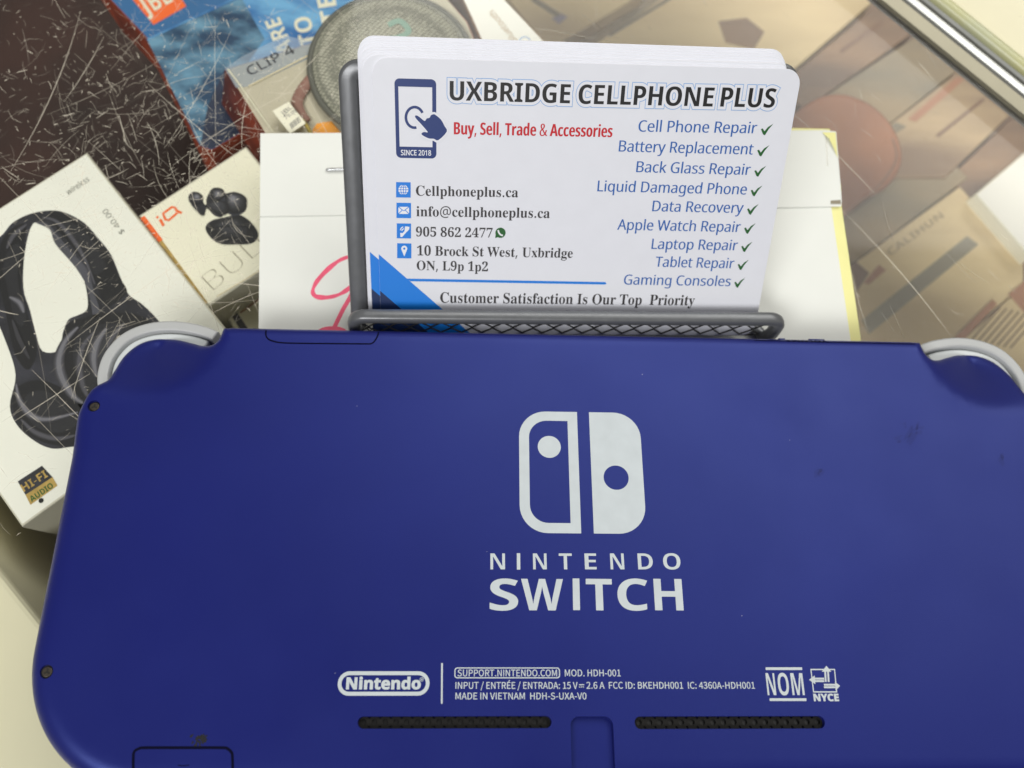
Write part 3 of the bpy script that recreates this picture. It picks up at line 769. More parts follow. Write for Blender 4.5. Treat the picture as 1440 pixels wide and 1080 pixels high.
# ================================================================== CARD HOLDER
HF = CARD
Rl = R_CRD.T @ R_WLD                       # world direction -> holder direction
up_l, fw_l = Rl @ np.array([0, 0, 1.0]), Rl @ np.array([0, -1.0, 0])
def w2l(p): return R_CRD.T @ (R_WLD @ np.array(p, float) + T_WLD - T_CRD)
def l2w(p): return R_WLD.T @ (R_CRD @ np.array(p, float) + T_CRD - T_WLD)
ZB = -4.6
yt = on(HF, 800, 86, ZB)[1]
xl, xr = on(HF, 476, 100, ZB)[0], on(HF, 1125, 100, ZB)[0]
yb = yt
while l2w((0, yb, ZB))[2] > 3.0: yb -= .25
rim_w = W(800, 445, 13.0)
# side profile (local y, z): down the back plate, along the floor, up the lip
bw = l2w((0, yb, ZB)); lip_foot = w2l((0, rim_w[1] - 1.6, 2.6)); lip_top = w2l((0, rim_w[1], 13.0))
prof = [np.array([yt, ZB]), np.array([yb, ZB]), np.array([lip_foot[1], lip_foot[2]]), np.array([lip_top[1], lip_top[2]])]
def rounded(prof, r=3.5, n=6):
    o = [prof[0]]
    for i in range(1, len(prof) - 1):
        a, b, c = prof[i - 1], prof[i], prof[i + 1]
        u, v = (a - b) / np.linalg.norm(a - b), (c - b) / np.linalg.norm(c - b)
        rr = min(11.0 if i == 1 else r, .45 * np.linalg.norm(a - b), .45 * np.linalg.norm(c - b))
        for k in range(n + 1):
            t = k / n; o.append((1 - t) ** 2 * (b + u * rr) + 2 * t * (1 - t) * b + t * t * (b + v * rr))
    o.append(prof[-1]); return o
PR = rounded(prof)
seg = [0.0]
for a, b in zip(PR, PR[1:]): seg.append(seg[-1] + np.linalg.norm(b - a))
LT = seg[-1]
def along(s):
    s = min(max(s, 0), LT)
    i = min(int(np.searchsorted(seg, s, side='right')) - 1, len(PR) - 2)
    t = (s - seg[i]) / (seg[i + 1] - seg[i]); p = PR[i] * (1 - t) + PR[i + 1] * t
    d = (PR[i + 1] - PR[i]) / np.linalg.norm(PR[i + 1] - PR[i])
    return p, np.array([d[1], -d[0]])
xm, hw_ = (xl + xr) / 2, (xr - xl) / 2
def sheet(u, s, h=0.0):
    p, n = along(s); q = p + n * h
    k = min(max((s - (LT - 16)) / 9, 0), 1); k = k * k * (3 - 2 * k)
    return (u + k * (2.0 + .042 * (u - xm)), q[0] + .018 * (u - xm) * max(0, 1 - 1.4 * s / LT), q[1])
HW = to_world(HF)
holder = thing('card_holder', 'grey steel mesh business card holder standing behind the blue console', 'card holder', matrix=HW)
# rim: rounded loop round the bent sheet, flat band
R0 = 3.2
loop = []
def corner(cu, cs, a0):
    return [(cu + R0 * math.cos(math.radians(a0 + 15 * k)), cs + R0 * math.sin(math.radians(a0 + 15 * k))) for k in range(7)]
lo = hw_ - .9
loop += corner(xm - lo + R0, R0 + .9, 180)               # top left, s runs downward
loop += [(u, R0 * .18 + .72) for u in np.linspace(xm - lo + R0, xm + lo - R0, 14)][1:-1]
loop += corner(xm + lo - R0, R0 + .9, 270)
loop += [(xm + lo, s) for s in np.linspace(R0 + 1, LT - R0 - 1, 60)][1:-1]
loop += corner(xm + lo - R0, LT - R0 - .2, 0)
loop += [(u, LT - .2) for u in np.linspace(xm + lo - R0, xm - lo + R0, 14)][1:-1]
loop += corner(xm - lo + R0, LT - R0 - .2, 90)
loop += [(xm - lo, s) for s in np.linspace(LT - R0 - 1, R0 + 1, 60)][1:-1]
fix = []
for u, s in loop:
    fix.append((u, s))
mb = MB(); n = len(fix); sides = 12; vs, fs = [], []
for i in range(n):
    a, b = fix[i - 1], fix[(i + 1) % n]
    t = np.array([b[0] - a[0], b[1] - a[1]]); t /= np.linalg.norm(t) + 1e-9; nu = np.array([t[1], -t[0]])
    s_ = fix[i][1]
    lipw = 1.3; bandw = 2.1
    k = 1.0 / (1 + math.exp((s_ - (LT - 13)) / 1.2)); wdt = lipw + (bandw - lipw) * k
    ctr_in = -(wdt - 1.0) 
    for q in range(sides):
        an = 2 * math.pi * q / sides
        e = wdt * math.copysign(abs(math.cos(an)) ** .6, math.cos(an)) ; h = (1.0 + .45 * (1 - k)) * math.copysign(abs(math.sin(an)) ** .8, math.sin(an))
        u2, s2 = fix[i][0] + nu[0] * (e + ctr_in), fix[i][1] + nu[1] * (e + ctr_in)
        vs.append(sheet(u2, s2, h) if 0 <= s2 <= LT else ((lambda p: (p[0], p[1], p[2]))(np.array(sheet(u2, s2, h)) + ((0, *(PR[0] - PR[1]) / np.linalg.norm(PR[0] - PR[1]) * (-s2)) if s2 < 0 else (0, *(PR[-1] - PR[-2]) / np.linalg.norm(PR[-1] - PR[-2]) * (s2 - LT))))))
for i in range(n):
    j = (i + 1) % n
    for q in range(sides): fs.append((i * sides + q, i * sides + (q + 1) % sides, j * sides + (q + 1) % sides, j * sides + q))
mb.add(vs, fs, 'wire'); mb.build('steel_rim', holder, smooth=55)
# expanded metal: zigzag strands over the bent sheet
def lattice(s0, s1, pu, ps, w, name):
    mb = MB(); rows = int((s1 - s0) / ps); nu = int((2 * lo - 2) / (pu / 2))
    for j in range(rows + 1):
        pts = []
        for k in range(nu + 1):
            up = ((k + j) % 2) * 2 - 1
            pts.append((xm - lo + 1 + k * pu / 2, s0 + j * ps + up * ps * .42))
        P3 = [np.array(sheet(u, min(max(s, .5), LT - .5))) for u, s in pts]
        mb.tube(P3, w, 'mesh', 4)
    return mb.build(name, holder)
lattice(LT - 12.0, LT - 1.2, 4.4, 2.6, .22, 'lip_mesh')
lattice(3, LT - 15, 4.1, 2.6, .34, 'back_mesh')
# rear prop: a bent leg plate from the top of the back down to the glass
top_w = l2w((xm, yt - 2, ZB - 1.4)); foot_w = np.array([top_w[0], top_w[1] + 14, .9])
def prop(u): return [np.array((u, *w2l((0, top_w[1], top_w[2]))[1:])), np.array((u, *w2l((0, top_w[1] + 5, top_w[2] * .55))[1:])), np.array((u, *w2l(foot_w)[1:]))]
mb = MB()
pl_, pr2 = smooth_pts(prop(xm - 24), 5), smooth_pts(prop(xm + 24), 5)
mb.tube(pl_ + pr2[::-1], 1.0, 'wire', 8); mb.build('rear_prop', holder, smooth=60)


# ================================================================== BUSINESS CARDS
CW, CT, HGT = 85.6, 0.34, 0
y0w = -40.0
while l2w((0, y0w, 0))[2] > 5.0: y0w -= .1
CH = -y0w
RK = 3.2
GRP = 'business cards stacked in the holder'
offs = [(0, 0)]
steps = [(-1.9, .38), (-2.3, .85), (-2.1, 1.15), (-2.7, 1.6), (-2.5, 1.95), (-2.9, 2.35), (-2.6, 2.7), (-2.95, 3.05), (-2.8, 3.4)]
def corner_design(mb, z):
    t0, t1 = on(CARD, 531.5, 356.5), on(CARD, 620, 433); nv = on(CARD, 533, 407.5); n1 = on(CARD, 562.5, 433)
    x0 = -CW / 2 + .02; yb_ = -CH + .05
    def ex(a, b): s = (yb_ - a[1]) / (b[1] - a[1]); return (a[0] + (b[0] - a[0]) * s, yb_)
    def lf(a, b): s = (x0 - a[0]) / (b[0] - a[0]); return (x0, a[1] + (b[1] - a[1]) * s)
    A, B, C, D = lf(t0, t1), ex(t0, t1), lf(nv, n1), ex(nv, n1)
    mb.flat([[A, C, D, B]], z, 'c_sky'); mb.flat([[C, (x0, yb_), D]], z, 'c_deep')
for k, (dx, dy) in [(9 - i, steps[8 - i]) for i in range(9)] + [(0, (0, 0))]:
    mw = HW @ Matrix.Translation((dx * S, dy * S, -k * CT * S)) @ Matrix.Rotation(random.uniform(-.004, .004) if k > 1 else 0, 4, 'Z')
    body = MB().prism(rrect(-CW / 2, CW / 2, -CH, 0, RK), -CT + .075, 0, 'cardedge', bev=.05, mtop='card')
    if k > 1:
        o = body.build('business_card', None); o.matrix_world = mw
        o['label'] = 'white business card in the stack behind the two front cards showing only its edges'; o['category'] = 'card'; o['group'] = GRP
        continue
    if k == 1:
        t = thing('business_card', 'second business card peeking out left of the front card with blue corner', 'card', matrix=mw, group=GRP)
        body.build('card_sheet', t); mb = MB(); corner_design(mb, .03); mb.build('corner_stripes', t); continue
    t = thing('business_card', 'front business card fully showing phone emblem, shop title and list of repairs', 'card', matrix=mw, group=GRP)
    body.build('card_sheet', t)
    mb = MB(); corner_design(mb, .03); mb.build('corner_stripes', t)
    f = CARD
    mb = MB()
    for gr, m, z in ((.088, 'c_halo', .03), (.07, 'card', .045), (-.004, 'c_black', .06)):
        XG = .008 if m == 'c_black' else 0
        text(mb, f, 'UXBRIDGE', (632.5, 141), (801, 145.5), 27.5, m, z, kind='bsans', grow=gr, xgrow=XG)
        text(mb, f, 'CELLPHONE', (813, 146), (1001.5, 150), 27.5, m, z + .002, kind='bsans', grow=gr, xgrow=XG)
        text(mb, f, 'PLUS', (1012.5, 150), (1088, 151.5), 27.5, m, z + .004, kind='bsans', grow=gr, xgrow=XG)
    mb.build('title_lettering', t)
    mb = MB(); text(mb, f, 'Buy, Sell, Trade & Accessories', (638.5, 189), (860.5, 193), 17.5, 'c_red', .04, kind='bsans', grow=-.006, xgrow=.018); mb.build('tagline_lettering', t)
    mb = MB()
    rows = (('Cell Phone Repair', 897.5, 185, 1063, 187.5, 16), ('Battery Replacement', 870, 213, 1058, 217.3, 15.7), ('Back Glass Repair', 894.5, 242, 1054, 246, 15.4), ('Liquid Damaged Phone', 840, 269, 1049, 273.5, 15.2), ('Data Recovery', 917, 297, 1044, 299.5, 15),
            ('Apple Watch Repair', 868, 323, 1040, 326.3, 14.8), ('Laptop Repair', 916, 350, 1036, 352, 14.5), ('Tablet Repair', 921, 375, 1031, 377.3, 14.3), ('Gaming Consoles', 877, 400, 1026.5, 402.3, 14))
    for s_, xa, ya, xb, yb2, h in rows: text(mb, f, s_, (xa, ya), (xb, yb2), h, 'c_blue', .04, kind='sans', grow=-.002, xgrow=.010)
    mb.build('service_list', t)
    mb = MB()
    for s_, xa, ya, xb, yb2, h in rows:
        g = h / 16
        mb.flat([xy(f, [(xb + 7 * g, yb2 - 6 * g), (xb + 9.5 * g, yb2 - 7 * g), (xb + 12 * g, yb2 - 3 * g), (xb + 17 * g, yb2 - 9 * g), (xb + 24.5 * g, yb2 - 13.5 * g), (xb + 18 * g, yb2 - 6 * g), (xb + 12.5 * g, yb2 + 2.7 * g), (xb + 10 * g, yb2 + 1.5 * g)])], .04, 'c_green')
    mb.build('check_marks', t)
    mb = MB()
    for s_, xa, ya, xb, yb2, h in (('Cellphoneplus.ca', 585, 275, 728.5, 277.3, 14), ('info@cellphoneplus.ca', 585.5, 304, 773, 306.5, 14), ('905 862 2477', 585, 332.3, 692.5, 334, 13), ('10 Brock St West, Uxbridge', 586.5, 359, 805, 362.5, 13.5), ('ON, L9p 1p2', 586, 379.5, 686, 381.5, 13)):
        text(mb, f, s_, (xa, ya), (xb, yb2), h, 'c_dark', .04, kind='bserif', grow=.0)
    text(mb, f, 'Customer Satisfaction Is Our Top  Priority', (619, 425.5), (976, 429.3), 14.5, 'c_dark', .04, kind='bserif', grow=.001)
    mb.build('contact_lettering', t)
    mb = MB(); mb.flat([xy(f, [(572, 391.7), (851, 396.6), (853, 398.5), (851, 400), (577, 395.4)])], .035, 'c_sky'); mb.build('blue_rule', t)
    mb = MB()
    for k2, (xa, ya, xb, yb2) in enumerate(((557, 256, 577.5, 277.5), (557.5, 285, 578, 306.5), (558, 314, 578, 335), (558.5, 342, 578.5, 363))):
        mb.flat([xy(f, [(xa, ya), (xb, ya + .3), (xb, yb2 + .3), (xa, yb2)])], .035, 'c_sky')
        cx, cy = (xa + xb) / 2, (ya + yb2) / 2
        pf = lambda pts: xy(f, pts)
        if k2 == 0:
            mb.flat([pf(circ(cx, cy, 7))], .05, 'c_white'); r = lambda p: mb.ribbon(pf(p), .13, .06, 'c_sky')
            r([(cx, cy - 7), (cx, cy + 7)]); r([(cx - 7, cy), (cx + 7, cy)]); r([(cx - 6, cy - 3.6), (cx + 6, cy - 3.6)]); r([(cx - 6, cy + 3.6), (cx + 6, cy + 3.6)])
            mb.ribbon(pf([(cx + 3.6 * math.cos(a), cy + 7 * math.sin(a)) for a in np.linspace(0, 6.283, 24, endpoint=False)]), .13, .063, 'c_sky', closed=True)
        elif k2 == 1:
            mb.flat([pf([(cx - 7.5, cy - 5), (cx + 7.5, cy - 5), (cx + 7.5, cy + 5), (cx - 7.5, cy + 5)])], .05, 'c_white'); r = lambda p: mb.ribbon(pf(p), .16, .06, 'c_sky')
            r([(cx - 7.5, cy - 5), (cx, cy + .8), (cx + 7.5, cy - 5)]); r([(cx - 7.5, cy + 5), (cx - 2.2, cy - .4)]); r([(cx + 7.5, cy + 5), (cx + 2.2, cy - .4)])
        elif k2 == 2:
            w_ = [.9, .95, .45, .45, .95, .9]
            mb.ribbon(pf(smooth_pts([(cx + 4.6, cy - 6), (cx + 4.2, cy - 3), (cx + 2.2, cy + 1), (cx - .5, cy + 4), (cx - 3.4, cy + 5.6), (cx - 5, cy + 5.8)], 4)), np.interp(np.linspace(0, 5, 21), range(6), w_), .05, 'c_white')
            mb.ribbon(pf(smooth_pts([(cx - 5, cy - 1), (cx - 3.6, cy - 4), (cx - 1, cy - 5.6)], 4)), .2, .05, 'c_white'); mb.ribbon(pf(smooth_pts([(cx - 3, cy), (cx - 2, cy - 2), (cx, cy - 3)], 4)), .2, .05, 'c_white')
        else:
            pts = [(cx + 4.2 * math.cos(math.radians(a)), cy - 3 - 4.2 * math.sin(math.radians(a))) for a in range(-20, 201, 20)] + [(cx - .3, cy + 7.5), (cx + .3, cy + 7.5)]
            mb.flat([pf(pts)], .05, 'c_white'); mb.flat([pf(circ(cx, cy - 3, 1.6, 16))], .06, 'c_sky')
    mb.flat([pf(circ(703.8, 327.3, 7.2))], .04, 'c_green'); mb.flat([pf([(697, 329), (701, 333.4), (696.3, 334.6)])], .038, 'c_green')
    mb.ribbon(pf(smooth_pts([(700.5, 323.5), (701.5, 327), (704, 330), (707.2, 331)], 4)), .34, .05, 'c_white')
    mb.build('contact_icons', t)
    mb = MB()
    a_, b_ = on(f, 554.5, 110), on(f, 613.7, 223); s0_, s1_ = on(f, 560, 121.5), on(f, 608.2, 207)
    hand = [(583.5, 163), (586, 162.3), (590, 164.5), (597, 170), (600, 166.5), (604, 165.5), (606, 162), (610, 160.5), (613, 162), (620, 168), (625, 177), (628.3, 185), (616.5, 197), (610, 195), (603, 194.5), (594, 190), (593, 187.2), (596.5, 185.5), (601.5, 186), (598, 181), (590, 172), (585, 166.5)]
    hl = xy(f, smooth_pts(hand, 3, True))
    if signed(hl) < 0: hl = hl[::-1]
    mb.flat([rrect(a_[0], b_[0], b_[1], a_[1], 1.0), [(s0_[0], s1_[1]), (s1_[0], s1_[1]), (s1_[0], s0_[1]), (s0_[0], s0_[1])]], .035, 'c_navy')
    mb.flat([inset(hl, -.42)], .045, 'card'); mb.flat([hl], .055, 'c_navy')
    arc = [(583 + 12.2 * math.cos(math.radians(a)), 165 + 14.5 * math.sin(math.radians(a)) + .0) for a in range(78, 338, 8)]
    mb.ribbon(xy(f, arc), .52, .05, 'c_navy')
    text(mb, f, 'SINCE 2018', (564, 218), (606.2, 218.6), 7.2, 'c_white', .05, kind='sans', grow=.012)
    mb.build('phone_emblem', t)


# ================================================================== HANDHELD CONSOLE (back side up)
KW = to_world(CONSOLE)
con = thing('game_console', 'indigo blue handheld game console lying face down with white logo on back', 'game console', matrix=KW)
notch_px = [(131.5, 549), (140, 543), (153.6, 536), (161, 525.5), (173.5, 505.7), (188.8, 491), (205.6, 482), (227, 478), (250, 479), (273, 484.3), (286.5, 487.7), (299, 487), (308, 480), (315, 467)]
scx, scy = on(CONSOLE, 218, 474, -3)[:2]
def scoop(x, y):
    ex = np.abs(x) - abs(scx); ex = ex / np.where(ex > 0, 24.0, 15.5)
    t = np.clip(1.03 - np.hypot(ex, (y - scy) / 15.0), 0, 1.03)
    return 8.3 * (t * t / (t + 0.20))
def settle(x, y):
    z = -4.0
    for _ in range(12): q = on(CONSOLE, x, y, z); z = -2.2 - float(scoop(q[0], q[1]))
    return q[:2]
nt_ = [settle(x, y) for x, y in notch_px]
TOPY = 46.0
xs = nt_[-1][0]; sh = [np.array((p[0], p[1])) for p in nt_]
sh[-1] = np.array([xs, TOPY])
sh = [np.array(p) for p in smooth_pts(sh, 5)]
RB = 25.0
left_side = [(-104 + RB - RB * math.cos(math.radians(a)), -45.55 + RB - RB * math.sin(math.radians(a))) for a in np.linspace(90, 0, 26)]
yl = sh[0][1]
fl = [(-104, y) for y in np.linspace(-45.55 + RB + 1.5, yl - 9, 24)]
bend = smooth_pts([(-104, yl - 9), (-103.8, yl - 5.5), (-102.9, yl - 2.6), tuple(sh[0])], 5)
half = left_side + fl[1:] + bend[1:] + [tuple(p) for p in sh[1:]]
topl = [(x, TOPY) for x in np.linspace(half[-1][0], 0, 40)][1:-1]
LH = half + topl
ol = LH + [(0, TOPY)] + [(-x, y) for x, y in LH[::-1]]
ol += [(x, -45.55) for x in np.linspace(104 - RB, -104 + RB, 70)][1:-1]
ol = clean(ol, 1e-3)
if signed(ol) < 0: ol = ol[::-1]
OLa = np.array(ol); OLb = np.roll(OLa, -1, 0)
def dist_in(P):
    P = np.asarray(P, float); best = np.full(len(P), 1e9)
    for a, b in zip(OLa, OLb):
        d = b - a; t = np.clip(((P - a) @ d) / (d @ d), 0, 1); best = np.minimum(best, np.hypot(*(P - a - t[:, None] * d).T))
    return best
FR = 4.6
def zback(P):
    P = np.asarray(P, float); d = dist_in(P)
    near = np.clip((P[:, 1] - (yl - 14)) / 12, 0, 1)
    r = FR + (2.2 - FR) * near
    dd = np.clip(d, 0, r); z = -(r - np.sqrt(np.maximum(r * r - (r - dd) ** 2, 0)))
    return z - scoop(P[:, 0], P[:, 1])
ext = []
for th in (18, 32, 46, 60, 75, 90):
    dd = FR * (1 - math.cos(math.radians(th)))
    q = np.array(inset(ol, dd)); g = dist_in(q); w_ = np.abs(wind(q, [ol])) > 0
    ext += [tuple(p) for p, a, ok in zip(q, g, w_) if ok and abs(a - dd) < .12]
gx, gy = np.meshgrid(np.arange(-103, 103.1, 1.6), np.arange(-44.5, 45, 1.6)); gp = np.stack([gx.ravel(), gy.ravel()], 1)
gp = gp + rng.uniform(-.05, .05, gp.shape)
g = dist_in(gp); w_ = np.abs(wind(gp, [ol])) > 0
ext += [tuple(p) for p, a, ok in zip(gp, g, w_) if ok and a > FR + .4]
# openings in the back
def K(px, py, z=0): return on(CONSOLE, px, py, z)[:2]
def pill(x0, y0, x1, y1):
    a, b = K(x0, (y0 + y1) / 2), K(x1, (y0 + y1) / 2); t_, b_ = K((x0 + x1) / 2, y0), K((x0 + x1) / 2, y1)
    h = (t_[1] - b_[1]) / 2; cy = (t_[1] + b_[1]) / 2
    return rrect(a[0], b[0], cy - h, cy + h, h * .98, 8)
v1, v2 = pill(503, 1007, 775.5, 1024.5), pill(892.5, 1007, 1160, 1025)
na, nb = K(802, 1007.5), K(866, 1100)
notch = rrect(na[0], nb[0], -44.0, na[1], 1.6, 6, (1, 1, 0, 0))
screws = [K(135.5, 574.5, -1.5), K(69.5, 945.5, -1.5)]; screws += [(-x, y) for x, y in screws]
sh_l = [circ(x, y, 1.25, 20) for x, y in screws]
holes = [v1, v2, notch] + sh_l
def refine(l, st=1.2):
    o = []
    for a, b in zip(l, l[1:] + l[:1]):
        n = max(1, int(math.hypot(b[0] - a[0], b[1] - a[1]) / st)); o += [(a[0] + (b[0] - a[0]) * i / n, a[1] + (b[1] - a[1]) * i / n) for i in range(n)]
    return o
holes = [refine(clean(h)) for h in holes]
ep = np.array(ext); bad = np.zeros(len(ep), bool)
for h in holes:
    ha = np.array(h); bad |= np.abs(wind(ep, [h])) > 0
    for a in ha: bad |= np.hypot(*(ep - a).T) < .45
ext = [tuple(p) for p in ep[~bad]]
vv, ff = fill([ol] + holes, ext, evenodd=True)
ff = [t_ if signed([vv[i] for i in t_]) > 0 else t_[::-1] for t_ in ff]
zz = zback(vv)
mb = MB(); mb.add(np.column_stack([vv, zz]), ff, 'shell')
# sides and front
zo = zback(OLa)
rings = [OLa]; zr = [zo]; 
for th in range(0, 91, 18):
    q = np.array(inset(ol, 2.2 * (1 - math.cos(math.radians(th))))); rings.append(q); zr.append(np.full(len(q), -11.7 - 2.2 * math.sin(math.radians(th))))
vs, fs, n = [], [], len(ol)
for q, z in zip(rings, zr): vs += [(*p, c) for p, c in zip(q, z)]
for k in range(len(rings) - 1):
    for i in range(n): j = (i + 1) % n; fs.append((k * n + j, k * n + i, (k + 1) * n + i, (k + 1) * n + j))
mb.add(vs, fs, 'shell')
v3, f3 = fill([clean([tuple(p) for p in rings[-1]])]); mb.add([(x, y, -13.9) for x, y in v3], [t_[::-1] if signed([v3[i] for i in t_]) > 0 else t_ for t_ in f3], 'shell')
# walls of the openings
for h, dep in zip(holes, [1.6, 1.6, 1.5] + [.7] * 4):
    hz = zback(h); m_ = len(h); ha = h if signed(h) > 0 else h[::-1]; hz = hz if signed(h) > 0 else hz[::-1]
    vs = [(*p, z) for p, z in zip(ha, hz)] + [(*p, z - dep) for p, z in zip(inset(ha, .12), hz)]
    mb.add(vs, [((i + 1) % m_, i, m_ + i, m_ + (i + 1) % m_) for i in range(m_)][::1], 'shell')
hz = zback(notch); fl_ = clean(inset(notch if signed(notch) > 0 else notch[::-1], .1))
mb.flat([fl_], -1.5, 'shell')
# shell weld for smooth shading
shell = mb.build('back_shell', con)
import bmesh
bm = bmesh.new(); bm.from_mesh(shell.data); bmesh.ops.remove_doubles(bm, verts=bm.verts, dist=2e-6); bm.to_mesh(shell.data); bm.free()
for p in shell.data.polygons: p.use_smooth = True
shell.data.set_sharp_from_angle(angle=math.radians(38))
# vent grilles: dark plate with round holes, one mesh per slot
for h in (v1, v2):
    a = np.array(h); x0, x1, y0_, y1_ = a[:, 0].min(), a[:, 0].max(), a[:, 1].min(), a[:, 1].max()
    hl_ = [clean(inset(h, .05))]; n_ = 18; dxs = (x1 - x0) / n_; cy = (y0_ + y1_) / 2
    for k in range(n_):
        hl_.append(circ(x0 + dxs * (k + .5), cy + .1, .52, 12))
        if k: hl_.append(circ(x0 + dxs * k, cy - .82, .30, 10)); hl_.append(circ(x0 + dxs * k, cy + .9, .24, 10))
    g_ = MB(); g_.flat(hl_, -1.0, 'vent'); g_.flat([clean(inset(h, .05))], -1.58, 'black'); g_.build('vent_grille', con)
# screws
for (x, y) in screws:
    z = float(zback([(x, y)])[0]) - .45
    s_ = MB(); s_.flat([circ(x, y, 1.12, 24)], z - .2, 'black'); s_.prism(circ(x, y, .92, 24), z - .2, z, 'screw', bev=.12)
    for a in (90, 210, 330):
        d = np.array([math.cos(math.radians(a)), math.sin(math.radians(a))]); nn = np.array([-d[1], d[0]])
        c0 = np.array([x, y]); s_.flat([[tuple(c0 + nn * .13), tuple(c0 - nn * .13), tuple(c0 + d * .6 - nn * .13), tuple(c0 + d * .6 + nn * .13)]], z + .012 + a * 1e-5, 'black')
    s_.build('screw', con, smooth=40)
# seams laid just proud of the shell
def seam(pts, w=.28, m='seam', lift=.05, mb=None):
    p = np.array(smooth_pts(pts, 4) if len(pts) > 2 else pts, float); q = []
    for a, b in zip(p, p[1:]):
        k = max(1, int(np.hypot(*(b - a)) / .8)); q += [a + (b - a) * i / k for i in range(k)]
    q.append(p[-1]); q = np.array(q); n = len(q); e = []
    for i in range(n):
        t = q[min(i + 1, n - 1)] - q[max(i - 1, 0)]; t = t / (np.linalg.norm(t) + 1e-9); e.append((-t[1], t[0]))
    e = np.array(e); A, B = q + e * w / 2, q - e * w / 2
    vs = [(*p_, z + lift) for p_, z in zip(A, zback(A))] + [(*p_, z + lift) for p_, z in zip(B, zback(B))]
    return mb.add(vs, [(n + i, n + i + 1, i + 1, i) for i in range(n - 1)], m)
zt = -1.2
s_ = MB(); seam([K(375.5, 467, zt), K(375.5, 475, zt), K(378.5, 480, zt), K(385, 483, zt), K(400, 484, -.6), K(450, 484.5, -.5), K(510, 485, -.5), K(523, 484.5, -.5), K(529.5, 480, zt), K(532, 474, zt), K(533, 469, zt)], .3, mb=s_); s_.build('slot_cover_seam', con)
s_ = MB(); seam([K(1060, 479.5, -.7), K(1180, 482.5, -.7), K(1285, 485.2, -.7)], .2, mb=s_); s_.build('top_edge_seam', con)
s_ = MB(); seam([K(187.5, 1096), K(187.5, 1066), K(189, 1057), K(196, 1052.5), K(206, 1051.5), K(255, 1051.5), K(310, 1051.5), K(320, 1053), K(326, 1059), K(327, 1068), K(327.5, 1096)], .46, mb=s_); seam([K(250, 1076), K(258, 1077), K(266, 1076)], .12, mb=s_); s_.build('memory_card_cover_seam', con)
# buttons and lettering on the top edge
s_ = MB()
for xa, xb in ((1094, 1103), (1136, 1158)):
    a, b = K(xa, 474, -3)[0], K(xb, 474, -3)[0]; s_.box(a, b, 45.3, 46.8, -5.2, -2.4, 'shell', bev=.4)
s_.build('volume_button', con, smooth=40)
s_ = MB(); text(s_, CONSOLE, 'VOLUME', (1161, 481.2), (1103, 479.6), 4.6, 'seam', 0, kind='bsans', zf=-1.6)
s_.v = [(x, y, float(zback([(x, min(y, 45.7))])[0]) + .045) for x, y, z in s_.v]; s_.build('volume_lettering', con)
# shoulder buttons
arc_px = [(139, 545), (138, 538), (139, 524), (144.5, 505.7), (155, 489), (170.4, 473.6), (188.8, 463), (211.7, 456), (234.6, 453.3), (257.5, 454), (280.4, 458), (297, 463), (308, 468)]
arc = [np.array(p) for p in smooth_pts([on(CONSOLE, x, y, -7.5)[:2] for x, y in arc_px], 5)]
def offset_open(l, d):
    l = np.array(l); t = np.gradient(l, axis=0); t /= np.linalg.norm(t, axis=1, keepdims=True); return l + np.stack([t[:, 1], -t[:, 0]], 1) * d
for sx in (-1, 1):
    flip = (lambda q: [(-x, y) for x, y in q]) if sx > 0 else (lambda q: [tuple(p) for p in q])
    inn = offset_open(arc, 2.4)
    MB().prism(flip(list(arc) + list(inn[::-1])), -13.2, -6.6, 'grey', bev=.5).build('shoulder_button', con, smooth=50)
    o2, i2 = offset_open(arc, 2.6), offset_open(arc, 7.5)
    lp = flip(list(o2[3:-3]) + list(i2[3:-3][::-1]))
    MB().prism(lp, -12.6, -7.6, 'lightgrey', bev=.5).build('trigger_button', con, smooth=50)
# scuff near the card cover
s_ = MB()
SCUFF = [(random.gauss(281, 5), random.gauss(1040, 4.5), random.uniform(.15, .5), random.uniform(.12, .35), random.uniform(0, 3)) for k in range(22)]
def blot(mb, px, py, rx, ry, z, m, rot=0, n=22):
    c = K(px, py); ph = [random.uniform(0, 6.3) for _ in range(3)]; q = []
    for a in np.linspace(0, 2 * math.pi, n, endpoint=False):
        k = 1 + .22 * math.sin(2 * a + ph[0]) + .16 * math.sin(3 * a + ph[1]) + .12 * math.sin(5 * a + ph[2])
        x, y = rx * k * math.cos(a), ry * k * math.sin(a); q.append((c[0] + x * math.cos(rot) - y * math.sin(rot), c[1] + x * math.sin(rot) + y * math.cos(rot)))
    mb.flat([q], z, m)
s_ = MB()
for k, q in enumerate(SCUFF): blot(s_, *q[:4], .02 + .0015 * k, 'smudge', q[4])
s_.build('dark_scuff_mark', con)['kind'] = 'stuff'
s_ = MB()
for k, (px, py, rx, ry, rot) in enumerate(((1278, 612, 2.2, .6, .9), (1262, 620, .9, .4, .3), (1285, 601, 1.0, .35, 1.1), (1296, 606, .7, .5, .5), (1270, 600, .5, .3, .2), (1150, 663, 1.0, .7, .9), (1408, 645, .9, .7, 1.2))):
    for j in range(3): blot(s_, px + random.uniform(-5, 5), py + random.uniform(-5, 5), rx * (1 - .25 * j), ry * (1 - .25 * j), .012 + .0012 * k + .0003 * j, 'smear', rot)
s_.v = [(x, y, z + float(zb)) for (x, y, z), zb in zip(s_.v, zback([(x, y) for x, y, z in s_.v]))]
smo = s_.build('faint_smears', con); smo['kind'] = 'stuff'
s_ = MB()
for k in range(6):
    px, py = random.uniform(90, 1430), random.uniform(520, 1075)
    c = K(px, py); r = random.choice([.05, .06, .07, .1]) ; a0_ = random.uniform(0, 3)
    s_.flat([[(c[0] + r * f_ * math.cos(a), c[1] + r * math.sin(a)) for a, f_ in zip(np.linspace(0, 6.28, 7, endpoint=False) + a0_, [1.5, 1, .9, 1.3, 1, 1.1, .8])]], .045 + k * 1e-5, 'dust')
